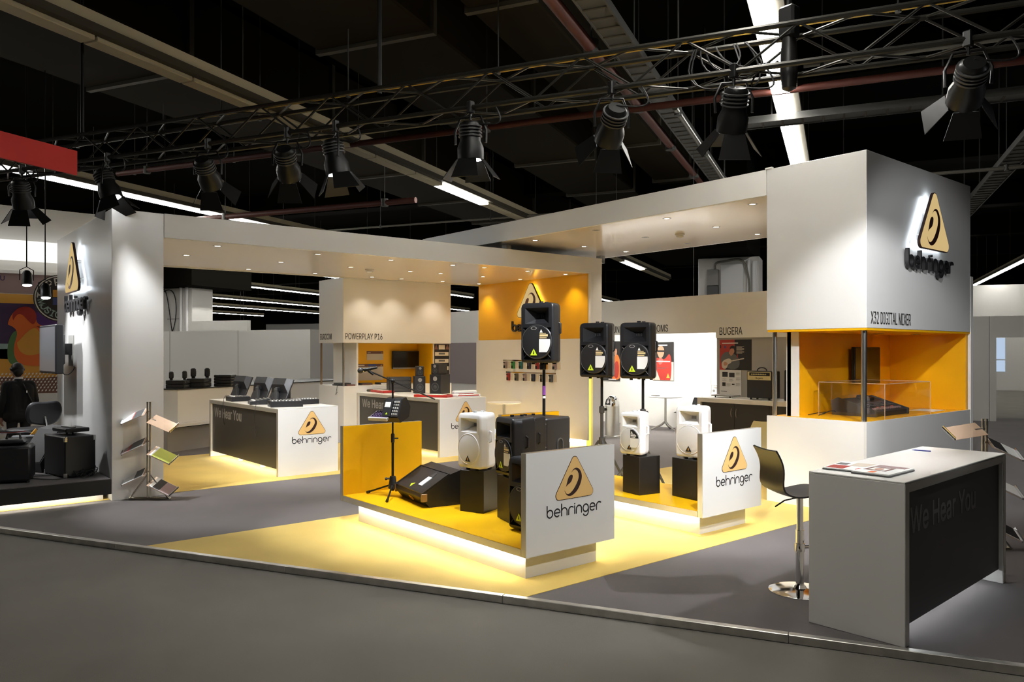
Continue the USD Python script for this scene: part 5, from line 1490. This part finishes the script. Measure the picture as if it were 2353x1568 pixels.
amp_stack('two black amplifiers at the left end of the EUROCOM counter under small speakers', 10.80, -11.35, .42, 2, .075)
amp_stack('black amplifiers in the middle of the EUROCOM counter under two round speakers', 11.25, -11.30, .46, 2, .085)
amp_stack('stack of four black amplifiers right of the round speakers on the EUROCOM counter', 11.88, -11.25, .40, 4, .055)
for i, (a, b, z, h, w) in enumerate(((10.68, -11.40, 1.275, .155, .09), (10.88, -11.28, 1.275, .165, .09), (11.16, -11.35, 1.295, .19, .11), (11.38, -11.22, 1.295, .19, .11))):
    cinema_speaker(f'small rounded black speaker on the EUROCOM amplifiers, {ordn[i]} from the left', a, b, z, h, w)

struct('wall_back', hbox(19.8, 19.95, -27.5, -15.3, -.05, 2.5), 'white_panel', 'white partition wall behind the EUROCOM counter', 'wall')
struct('wall_back', hbox(19.95, 26.0, -15.45, -15.3, -.05, 2.5), 'white_panel', 'white partition return wall right of the EUROCOM wall corner', 'wall')
for b in (-24.2, -21.2, -18.2):
    obj_ = obj('joint_strip', hbox(19.790, 19.8, b - .006, b + .006, -.05, 2.5), 'grey_box')
    tag(obj_, f'thin vertical joint of the white partition wall, {dict(zip((-24.2, -21.2, -18.2), ("left", "middle", "right")))[b]} one', 'joint', kind='structure')
struct('wall_back', hbox(24.0, 24.2, -24.6, -21.6, -.05, 3.05), 'white_panel', 'taller white partition block behind the EUROCOM wall', 'wall')
co = thing('hall_column', 'beige hall column with vertical pipes behind the EUROCOM wall', 'column', kind='structure')
obj('shaft', hbox(25.0, 26.2, -28.0, -25.5, -.05, 4.55, .02), 'white_panel', co)
for b in (-26.05, -25.72):
    obj('down_pipe', B().cyl(hp(24.92, b, 0), hp(24.92, b, 4.55), .07, n=12), 'white_plastic', co, 40)
obj('band', hbox(24.98, 25.0, -26.9, -26.1, 3.2, 3.23), 'grey_box', co)
obj('cable_bundle', B().tube(spline([hp(24.9, -27.3, 3.9), hp(24.9, -27.0, 4.5), hp(24.9, -26.7, 3.6), hp(24.9, -26.5, 2.6)], 24), .02, 6).tube(spline([hp(24.9, -27.0, 4.4), hp(24.9, -26.6, 4.45), hp(24.9, -26.3, 3.6), hp(24.9, -26.6, 2.6)], 24), .02, 6), 'cable_black', co, 40)
struct('beam', hbox(24.0, 27.5, -30, -24.5, 4.55, 8.2), 'ceiling_dark', 'dark ceiling box above the beige hall column', 'beam')
ex = thing('exit_sign', 'hanging green exit sign with white pictogram panels behind the white partition', 'exit sign', hp(31.3, -28.5, 2.85), HALL - 90)
obj('casing', B().box(-.19, .19, -.03, .03, 0, .34, .01), 'black_metal', ex)
for s in (-1, 1):
    obj('panel', bx(s * .095 - .085, s * .095 + .085, -.034, -.03, .015, .325), 'exit_green', ex)
    obj('pictogram', B().flat(unary_union([sbox(s * .095 - .035, .13, s * .095 + .035, .30), Polygon([(s * .095 - .05, .13), (s * .095 + .05, .13), (s * .095, .04)])]), (0, -.034, 0), X_, Z_, .003), 'exit_white', ex)
obj('hanger', B().cyl((-.1, 0, .34), (-.1, 0, 5.35), .008, n=5).cyl((.1, 0, .34), (.1, 0, 5.35), .008, n=5), 'black_metal', ex)
c2 = thing('service_box', 'grey white hall column with pipework seen above the BUGERA fascia', 'column', kind='structure')
obj('shaft', hbox(24.6, 25.6, -4.10, -2.25, -.05, 4.72, .02), 'white_panel', c2)
obj('switch_box', hbox(24.4, 24.6, -3.80, -3.45, 3.85, 4.35, .01), 'grey_box', c2)
obj('lower_box', hbox(24.4, 24.6, -3.80, -3.45, 3.55, 3.84, .01), 'print_grey', c2)
obj('cover_panel', hbox(24.5, 24.6, -3.40, -2.72, 3.2, 4.50, .01), 'white_plastic', c2)
obj('pipe', B().tube(spline([hp(24.42, -3.55, 4.36), hp(24.42, -3.5, 4.55), hp(24.42, -3.3, 4.58), hp(24.42, -2.75, 4.58), hp(24.42, -2.68, 4.5), hp(24.42, -2.66, 3.2)], 40), .035, 8), 'pipe_grey', c2, 40)
obj('white_pipe', B().cyl(hp(24.45, -2.55, 3.0), hp(24.45, -2.55, 4.6), .05, n=10).cyl(hp(24.45, -2.38, 3.0), hp(24.45, -2.38, 4.55), .07, n=10), 'white_plastic', c2, 40)
struct('beam', hbox(22.5, 26.5, -5.5, -2.4, 4.75, 8.2), 'ceiling_dark', 'dark ceiling box above the grey white hall column', 'beam')

# ------------------------------------------------------------------ right background
struct('wall_right', hbox(23.2, 23.35, 2.9, 3.56, -.05, 2.72), 'white_panel', 'white partition panel directly right of the corner tower', 'wall')
struct('wall_right', hbox(23.2, 23.35, 3.57, 3.72, -.05, 2.72), 'white_panel', 'narrow white partition post beside the wide opening at far right', 'wall')
struct('wall_right', hbox(23.2, 23.35, 3.72, 9.0, 2.17, 2.72), 'white_panel', 'white lintel over the wide opening at far right', 'wall')
struct('wall_right', hbox(43.0, 43.2, 4.0, 16.0, -.05, 5.0), 'white_panel', 'cream far wall seen through the opening at right', 'wall')
wn = thing('window_1', 'tall narrow bluish window in two panes on the far right wall', 'window', kind='structure')
obj('pane', hbox(42.97, 43.0, 6.75, 7.25, .85, 1.38), 'daylight_pane', wn)
obj('pane', hbox(42.97, 43.0, 6.75, 7.25, 1.45, 2.45), 'daylight_pane', wn)
obj('window_frame', hbox(42.95, 42.98, 6.70, 6.75, .80, 2.5), 'white_plastic', wn)
obj('window_frame', hbox(42.95, 42.98, 7.25, 7.30, .80, 2.5), 'white_plastic', wn)
vt = obj('wall_vent', B().cyl(hp(42.9, 9.75, 3.6), hp(43.0, 9.75, 3.6), .32, n=24), 'pipe_grey', None, 40)
tag(vt, 'round grey vent high on the far right wall', 'vent')
shell_chair('shell_chair', 'cream shell chair peeking out behind the white corner tower', (9.62, 5.95, 0), 215, 'chair_cream')

# ================================================================== STAGE on the left with person, amplifiers and mural
st = thing('stage', 'low black stage with a glowing base at the left edge', 'stage', kind='structure')
obj('deck', bx(-4.0, 2.245, 10.225, 13.6, .20, .268), 'booth_carpet', st)
obj('black_fascia', B().box(-4.0, 2.25, 10.215, 10.225, .085, .262), 'black_plinth', st)
obj('glowing_base', bx(-4.0, 2.19, 10.36, 10.40, .005, .20), 'white_laminate', st)
obj('led_strip', bx(-4.0, 2.15, 10.29, 10.31, .18, .199), 'led_warm', st, label='glowing LED strip under the stage front')
mw = thing('mural_wall', 'tall mural wall with an orange figure over a printed mixing console', 'mural', kind='structure')
O = np.array([-2.0, 17.5, 0])
obj('wall', bx(-2.0, 3.9, 17.5, 17.7, 0, 4.6), 'white_panel', mw)
obj('light_band', bx(-2.0, 3.9, 17.25, 17.5, 3.55, 3.92), 'lit_fascia', mw)
obj('picture_rail', bx(-2.0, 3.9, 17.46, 17.5, 3.30, 3.36), 'white_laminate', mw)
def mur(m, pts, k=1, nm='mural_print'):
    p = Polygon(pts) if isinstance(pts, list) else pts
    obj(nm, B().flat(p, (0, 17.5 - .002 * k, 0), X_, Z_, .0015), m, mw)
mur('print_mauve', [(-2, 2.92), (3.9, 2.92), (3.9, 3.36), (-2, 3.36)], 1)
mur('print_amber', [(-2, 2.75), (3.9, 2.72), (3.9, 2.90), (-2, 2.93)], 2)
mur('print_violet', [(-2, 1.95), (3.9, 1.90), (3.9, 2.72), (-2, 2.75)], 1)
mur('print_purple', blob([(2.3, 2.35), (2.5, 2.55), (3.0, 2.6), (3.2, 2.4), (2.8, 2.25)]), 3)
mur('print_sky', [(-2, 1.68), (2.3, 1.66), (2.4, 1.95), (-2, 1.98)], 2)
mur('print_amber', [(-2, 1.10), (3.9, 1.05), (3.9, 1.92), (-2, 1.70)], 2)
mur('print_green', blob([(2.15, 1.55), (2.05, 1.9), (2.2, 2.2), (2.35, 2.0), (2.3, 1.6)]), 4)
mur('print_orange', blob([(2.05, 2.32), (2.14, 2.55), (2.32, 2.67), (2.5, 2.55), (2.54, 2.36), (2.66, 2.30), (2.98, 2.26), (3.12, 1.9), (3.05, 1.62), (2.6, 1.52), (2.22, 1.6), (2.16, 1.95), (2.20, 2.15)]), 5, 'orange_figure')
mur('print_red', blob([(2.52, 2.30), (2.8, 2.28), (3.1, 2.1), (3.15, 1.7), (2.85, 1.72), (2.7, 1.95)]), 6)
mur('print_amber', blob([(2.2, 1.98), (2.35, 2.16), (2.5, 2.26), (2.62, 2.1), (2.72, 1.9), (2.6, 1.78), (2.35, 1.74)]), 7)
mur('print_red', blob([(2.14, 2.40), (2.2, 2.62), (2.38, 2.67), (2.52, 2.5), (2.47, 2.34), (2.3, 2.50)]), 8)
mur('print_brown', [(-2, .80), (3.9, .72), (3.9, 1.42), (2.6, 1.28), (-2, 1.52)], 9, 'printed_console')
kk = B()
for i in range(40):
    for j in range(7):
        c = (1.55 + i * .062 + j * .035, 1.02 + j * .055)
        if 1.6 < c[0] < 3.9:
            kk.flat(Polygon([(c[0], c[1]), (c[0] + .028, c[1] + .012), (c[0] + .034, c[1] + .045), (c[0] + .006, c[1] + .034)]), (0, 17.478, 0), X_, Z_, .0015)
obj('printed_knobs', kk, 'print_white', mw, kind='stuff')
mur('print_white', [(-2, .86), (3.9, .80), (3.9, .98), (-2, 1.02)], 11)
mur('print_black', [(-2, .76), (3.9, .70), (3.9, .78), (-2, .84)], 12)
obj('wall_lettering', text(B(), 'U', (1.93, 17.494, 3.16), X_, Z_, .085, bold=True), 'print_violet', mw)
co = thing('console_bench', 'white bench under the printed console behind the person', 'bench', (0, 0, 0))
obj('bench_front', bx(-1.9, 4.0, 16.3, 16.35, 0.0, .72), 'white_laminate', co)
obj('bench_top', bx(-1.9, 4.0, 16.28, 17.45, .72, .76), 'white_laminate', co)
obj('black_plinth', bx(-1.9, 4.0, 16.27, 16.3, 0, .10), 'black_plinth', co)

rs = thing('round_sign', 'round black and white sign reading TOPP MUSIC GEAR half hidden by the left pillar', 'sign', (2.66, 15.9, 2.76))
obj('disc', B().lathe([(0, .0), (.42, 0), (.42, .04), (0, .04)], 48, (0, 0, 0), 'y').turn(180), 'print_black', rs, 30)
obj('white_rim', B().lathe([(.385, .041), (.405, .041), (.405, .043), (.385, .043), (.385, .041)], 48, (0, 0, 0), 'y').turn(180), 'print_white', rs, 30)
def ring_text(s, r, a0, a1, h, m, flip=False):
    b = B()
    for ch, a in zip(s, np.linspace(a0, a1, len(s))):
        if ch == ' ':
            continue
        v, f = outline(ch, h, .95, True)
        v[:, 0] -= v[:, 0].max() / 2
        v[:, 1] -= h / 2
        th = math.radians(a)
        ux = np.array([math.sin(th), 0, -math.cos(th)])
        uz = np.array([math.cos(th), 0, math.sin(th)])
        if flip:
            ux, uz = -ux, -uz
        o = np.array([r * math.cos(th), -.041, r * math.sin(th)])
        b.add(o + v[:, :1] * ux + v[:, 1:2] * uz + v[:, 2:3] * np.array([0, -1.0, 0]), f)
    obj('ring_lettering', b, m, rs, label='ring lettering of the round sign')
ring_text('TOPP', .30, 172, 100, .13, 'print_white')
ring_text('MUSIC', .30, 195, 262, .11, 'print_sky', True)
ring_text('GEAR', .30, 288, 342, .11, 'print_sky', True)
for i, (x, z, m) in enumerate(((-.12, .02, 'print_amber'), (.02, .02, 'print_blue'), (-.12, -.12, 'print_blue'), (.02, -.12, 'print_amber'))):
    obj('emblem_square', bx(x, x + .13, -.043, -.040, z, z + .13), m, rs)
obj('wall_arm', bx(-.05, .05, .0, 1.6, -.04, .04), 'black_metal', rs)
for i, (x, y, z, lab) in enumerate(((2.05, 15.2, 3.0, 'small black spot lamp above the round sign'), (2.32, 15.2, 2.80, 'small black spot lamp hanging in front of the round sign'))):
    t = thing('spot_lamp', lab, 'spot lamp', (x, y, z))
    obj('housing', B().tube([(0, 0, .15), (0, -.02, .10), (0, -.06, -.08)], [.05, .075, .085], 16), 'black_metal', t, 40)
    obj('lens', B().tube([(0, -.0605, -.081), (0, -.062, -.085)], .07, 16), 'lens_cool', t, 40)
    obj('yoke', B().tube([(-.1, 0, .0), (-.1, 0, .17), (0, 0, .23), (.1, 0, .17), (.1, 0, 0)], .008, 6), 'black_metal', t, 40)
    obj('hanger', B().cyl((0, 0, .23), (0, 0, 4.0), .01, n=6), 'black_metal', t, 40)

tv = thing('television', 'grey flat screen bracketed to the left face of the left canopy pillar', 'television', (2.02, 12.55, 1.835), 2)
obj('casing', B().box(-.08, .02, -.52, .52, -.34, .34, .012), 'black_plastic', tv)
obj('screen', bx(-.084, -.08, -.49, .49, -.31, .31), 'screen_grey', tv)
obj('rear_hump', B().box(.02, .08, -.32, .32, -.22, .22, .02), 'black_plastic', tv)
obj('bracket', B().box(.08, .225, -.06, .06, -.08, .08, .006), 'black_metal', tv)
obj('wall_plate', bx(.215, .228, -.14, .14, -.24, .20), 'grey_box', tv)
obj('lead', B().tube(spline([(.06, -.2, -.2), (.12, -.25, -.36), (.2, -.2, -.30), (.22, -.1, -.2)], 20), .006, 6), 'cable_black', tv, 40)


def amp(label, loc, rot, w, d, h):
    t = thing('stage_amplifier', label, 'amplifier', loc, rot)
    obj('cabinet', B().box(-w / 2, w / 2, -d / 2, d / 2, .015, h, .012), 'black_plastic', t)
    obj('side_grille', B().box(w / 2, w / 2 + .006, -d / 2 + .05, d / 2 - .05, .12, h - .14, .003), 'dark_grey', t)
    obj('control_panel', B().box(w / 2, w / 2 + .004, -d / 2 + .05, d / 2 - .05, h - .11, h - .03, .002), 'print_mauve', t)
    cc = B()
    for sx in (-1, 1):
        for sy in (-1, 1):
            for z in (.03, h - .03):
                cc.box(sx * w / 2 - .03 * (sx > 0) - .002, sx * w / 2 + .03 * (sx < 0) + .002, sy * d / 2 - .03 * (sy > 0) - .002, sy * d / 2 + .03 * (sy < 0) + .002, z - .032, z + .032, .004)
    obj('corner_protector', cc, 'chrome', t)
    obj('handle', B().tube([(0, -.09, h), (0, -.08, h + .035), (0, .08, h + .035), (0, .09, h)], .012, 7), 'black_metal', t, 40)
    for x in (-w * .4, w * .4):
        for y in (-d * .35, d * .35):
            obj('foot', B().cyl((x, y, 0), (x, y, .015), .02, n=10), 'black_void', t)
    return t


amp('black bass amplifier with metal corners nearest the stage edge', (1.93, 10.90, .268), 12, .36, .60, .50)
pk = thing('effects_box', 'black pedal box with switches lying on the bass amplifier', 'device', (1.95, 10.95, .805), 12)
obj('case', B().box(-.14, .14, -.20, .20, 0, .05, .01), 'black_plastic', pk)
obj('switch_row', B().box(-.06, .0, -.15, .15, .05, .07, .005), 'grey_box', pk)
kb_ = thing('stage_wedge', 'dark floor monitor standing behind the bass amplifier on the stage', 'loudspeaker', (1.86, 11.6, .268), 200)
obj('cabinet', B().flat(Polygon([(-.25, 0), (.28, 0), (.30, .12), (.05, .52), (-.12, .56), (-.28, .30)]), (0, .25, 0), X_, Z_, .5), 'black_plastic', kb_)
obj('grille', B().flat(Polygon([(.292, .13), (.298, .135), (.058, .525), (.05, .52)]), (0, .23, 0), X_, Z_, .46), 'dark_grey', kb_)
sp_ = thing('stage_amplifier', 'black rounded amplifier cabinet at the left front of the stage', 'amplifier', (1.33, 10.76, .268), -14)
obj('cabinet', B().box(-.19, .19, -.22, .22, .02, .43, .03), 'black_plastic', sp_, 40)
obj('rear_top', B().box(-.17, .12, -.10, .20, .43, .50, .03), 'black_plastic', sp_, 40)
obj('handle', B().tube([(-.08, 0, .50), (-.07, 0, .56), (.05, 0, .56), (.06, 0, .50)], .014, 8), 'black_plastic', sp_, 40)
for x in (-.15, .15):
    for y in (-.17, .17):
        obj('foot', B().cyl((x, y, 0), (x, y, .03), .02, n=10), 'black_void', sp_)
tb_ = obj('triangle_badge_speaker', B().flat(Polygon([(1.66, .70), (1.78, .70), (1.72, .775)]), (0, 12.0, 0), X_, Z_, .03), 'print_amber')
tag(tb_, 'small yellow triangle badge on the drum rack behind the amplifiers', 'badge')
drk = thing('tube_rack', 'low chrome tube frame rack holding a grey panel behind the amplifiers', 'rack', (1.45, 12.25, .268), -8)
obj('frame', B().tube(spline([(-.42, 0, 0), (-.38, 0, .30), (-.34, 0, .42), (0, 0, .44), (.30, 0, .43), (.38, 0, .36), (.42, 0, .10), (.42, 0, 0)], 40), .014, 8), 'chrome', drk, 40)
obj('panel', B().box(.02, .36, .01, .05, .05, .40, .03), 'print_grey', drk)
obj('clamp', B().box(-.46, -.34, -.04, .04, .24, .32, .01), 'grey_box', drk)
obj('rear_frame', B().tube([(-.42, .5, 0), (-.36, .5, .42), (.36, .5, .42), (.42, .5, 0)], .014, 8).cyl((-.36, 0, .42), (-.36, .5, .42), .012, n=8).cyl((.3, 0, .43), (.36, .5, .42), .012, n=8), 'chrome', drk, 40)

ch = thing('office_chair', 'black padded swivel chair with a rounded back on the stage', 'chair', (1.80, 12.75, .268), 205)
def pad(pts, o, ax, ay, th):
    p = Polygon(spline(pts + pts[:1], 60)).buffer(0)
    n = np.cross(np.array(ax, float), np.array(ay, float))
    b = B()
    ring0 = np.array(p.exterior.coords)[:-1]
    c = ring0.mean(0)
    lv = [(0, .86), (.2, .96), (.5, 1.0), (.8, .96), (1, .86)]
    k_ = len(ring0)
    v = []
    for q, s in lv:
        r_ = c + (ring0 - c) * s
        v.append(np.array(o, float) + r_[:, :1] * np.array(ax, float) + r_[:, 1:] * np.array(ay, float) + n * th * q)
    v = np.vstack(v + [np.mean(v[0], 0)[None], np.mean(v[-1], 0)[None]])
    f = [(i * k_ + j, i * k_ + (j + 1) % k_, (i + 1) * k_ + (j + 1) % k_, (i + 1) * k_ + j) for i in range(len(lv) - 1) for j in range(k_)]
    b.add(v, f)
    b.add(v, [(len(v) - 2, (j + 1) % k_, j) for j in range(k_)] + [(len(v) - 1, (len(lv) - 1) * k_ + j, (len(lv) - 1) * k_ + (j + 1) % k_) for j in range(k_)])
    return b
obj('backrest', pad([(-.20, -.08), (-.26, .10), (-.22, .19), (0, .21), (.22, .19), (.26, .10), (.20, -.08), (0, -.12)], (.0, .20, .62), (-1, 0, 0), (0, .10, .995), .06), 'black_plastic', ch, 60)
obj('seat', pad([(-.24, -.22), (-.25, .15), (-.12, .23), (.12, .23), (.25, .15), (.24, -.22), (0, -.26)], (0, -.04, .38), (1, 0, 0), (0, 1, 0), .07), 'black_plastic', ch, 60)
obj('back_strut', B().tube(spline([(0, .08, .35), (0, .26, .36), (0, .28, .50), (0, .25, .62)], 14), .016, 8), 'chrome', ch, 40)
obj('gas_column', B().cyl((0, 0, .06), (0, 0, .37), .025, n=12), 'black_metal', ch, 40)
for i in range(5):
    a = i * 2 * PI / 5
    obj('base_arm', B().cyl((0, 0, .09), (.27 * math.cos(a), .27 * math.sin(a), .06), .018, .013, 8), 'chrome', ch, 40)
    obj('castor', B().cyl((.27 * math.cos(a) - .02, .27 * math.sin(a), .028), (.27 * math.cos(a) + .02, .27 * math.sin(a), .028), .028, n=12), 'black_plastic', ch, 40)
dsk = thing('drum_throne', 'low round black stool left of the swivel chair on the stage', 'stool', (1.28, 12.95, .268))
obj('seat', B().lathe([(0, .40), (.17, .40), (.19, .43), (.17, .46), (0, .47)], 28), 'black_plastic', dsk, 40)
obj('column', B().cyl((0, 0, .1), (0, 0, .40), .02, n=10), 'chrome', dsk, 40)
for a in (30, 150, 270):
    c, s = math.cos(math.radians(a)), math.sin(math.radians(a))
    obj('leg', B().cyl((0, 0, .22), (.24 * c, .24 * s, .0), .011, n=8), 'chrome', dsk, 40)
bb = B()
for i in range(26):
    c = np.array([2.05, 10.95, .28]) + np.array([RNG.uniform(-.14, .14), RNG.uniform(-.4, .35), 0])
    r_ = RNG.uniform(.04, .11)
    a = np.linspace(0, 2 * PI * RNG.uniform(.6, 1.1), 16) + RNG.uniform(0, 6)
    b_ = np.column_stack([c[0] + r_ * np.cos(a), c[1] + r_ * 1.4 * np.sin(a), c[2] + np.abs(np.sin(a * .7)) * RNG.uniform(.01, .09)])
    bb.tube(b_, .005, 5)
for i in range(5):
    bb.tube(spline([(2.06, 10.80 + .05 * i, .70), (2.12 + .012 * i, 10.80, .62), (2.13, 10.78 + .02 * i, .45), (2.09, 10.8 + .03 * i, .285)], 18), .005, 5)
for i in range(6):
    y0 = 10.7 + i * .12
    bb.tube(spline([(1.95, y0, .278), (1.7, y0 + RNG.uniform(-.2, .2), .276), (1.5, y0 + .1, .278), (1.2, y0 + RNG.uniform(-.1, .3), .276)], 20), .005, 5)
cb = obj('cable_tangle', bb, 'cable_black', None, 40)
tag(cb, 'tangle of thin black cables beside the bass amplifier on the stage', 'cables', kind='stuff')

# ------------------------------------------------------------------ the person, seen from behind
def bone(p, q, r0, r1):
    a = trimesh.creation.icosphere(2, r0)
    b = trimesh.creation.icosphere(2, r1)
    v = np.vstack([a.vertices + np.array(p, float), b.vertices + np.array(q, float)])
    return to_manifold((lambda h: (np.array(h.vertices), np.array(h.faces)))(trimesh.convex.convex_hull(v)))


def flesh(bones, length=.02, it=12):
    m = bones[0]
    for b in bones[1:]:
        m = m + b
    m = m.refine_to_length(length)
    me = m.to_mesh()
    t = trimesh.Trimesh(me.vert_properties[:, :3], me.tri_verts)
    trimesh.smoothing.filter_taubin(t, iterations=it)
    return np.array(t.vertices), np.array(t.faces)


S = 1.0
pe_ = thing('person', 'person in a black suit seen from behind with a shoulder strap, standing before the mural', 'person', (1.83, 14.35, 0), 14)
# local: faces +y (away from the camera), x to the right
J = dict(pel=(0, 0, .84), che=(0, .0, 1.16), nck=(0, .005, 1.335), hed=(-.015, .035, 1.475))
body = [bone((-.07, 0, .84), (.07, 0, .84), .115, .115), bone((-.06, 0, .88), (-.07, -.005, 1.18), .11, .12), bone((.06, 0, .88), (.07, -.005, 1.18), .11, .12), bone((-.10, 0, 1.20), (.10, 0, 1.20), .105, .105), bone((-.17, 0, 1.28), (.17, 0, 1.28), .062, .062), bone((0, 0, 1.25), (0, .01, 1.345), .075, .055)]
for s in (-1, 1):
    body += [bone((s * .09, 0, .84), (s * .10, .01, .46), .092, .058), bone((s * .10, .01, .46), (s * .105, -.01, .09), .055, .040), bone((s * .105, -.03, .045), (s * .12, .12, .035), .042, .034)]
    el, wr = (s * .235, -.03, 1.02), (s * .235, .03, .80)
    body += [bone((s * .185, 0, 1.27), el, .060, .047), bone(el, wr, .046, .034)]
obj('suit', flesh(body), 'suit_black', pe_, True)
jk = [bone((-.11, 0, .80), (.11, 0, .80), .125, .125), bone((-.10, 0, .80), (-.10, 0, 1.2), .122, .118), bone((.10, 0, .80), (.10, 0, 1.2), .122, .118)]
obj('jacket_skirt', flesh(jk), 'suit_black', pe_, True)
head = [bone((0, .02, 1.36), (0, .022, 1.42), .048, .052), bone((-.012, .035, 1.50), (-.012, .04, 1.52), .078, .080), bone((-.012, .07, 1.445), (-.012, .07, 1.44), .052, .050), bone((-.012, .125, 1.475), (-.012, .128, 1.465), .014, .012)]
for s in (-1, 1):
    head.append(bone((-.012 + s * .083, .035, 1.485), (-.012 + s * .085, .03, 1.465), .014, .010))
obj('head', flesh(head, .012, 8), 'skin', pe_, True)
hair = [bone((-.012, .015, 1.53), (-.012, .03, 1.545), .088, .086), bone((-.012, -.015, 1.485), (-.012, -.01, 1.45), .072, .052), bone((-.085, .02, 1.52), (-.08, .05, 1.53), .03, .03), bone((.06, .02, 1.52), (.06, .05, 1.53), .034, .034)]
obj('hair', flesh(hair, .012, 6), 'hair_dark', pe_, True)
obj('shirt_collar', B().tube([(0, .01, 1.365), (0, .012, 1.395)], [.064, .060], 20, False), 'collar_white', pe_, 40)
for s in (-1, 1):
    w = np.array([s * .237, .04, .775])
    hnd = [bone(w + (0, 0, .03), w + (0, .012, -.055), .026, .036)]
    for i, L in enumerate((.060, .070, .066, .052)):
        k0 = w + np.array([0, -.024 + i * .019 + .01, -.072])
        k1 = k0 + np.array([-s * .012, .006, -L * .55])
        k2 = k1 + np.array([-s * .020, .006, -L * .42])
        hnd += [bone(k0, k1, .009, .0085), bone(k1, k2, .0085, .0075)]
    th0 = w + np.array([-s * .012, .042, -.03])
    hnd += [bone(th0, th0 + np.array([-s * .012, .022, -.035]), .011, .010), bone(th0 + np.array([-s * .012, .022, -.035]), th0 + np.array([-s * .02, .022, -.062]), .010, .008)]
    obj('hand', flesh(hnd, .008, 5), 'skin', pe_, True)
obj('shoulder_strap', B().tube(spline([(.01, -.115, 1.30), (.05, -.135, 1.20), (.10, -.135, 1.08), (.16, -.13, .95), (.20, -.10, .84)], 20), .011, 6), 'black_plinth', pe_, 40)
obj('strap_buckle', B().box(.045, .065, -.152, -.140, 1.15, 1.19, .002), 'chrome', pe_)
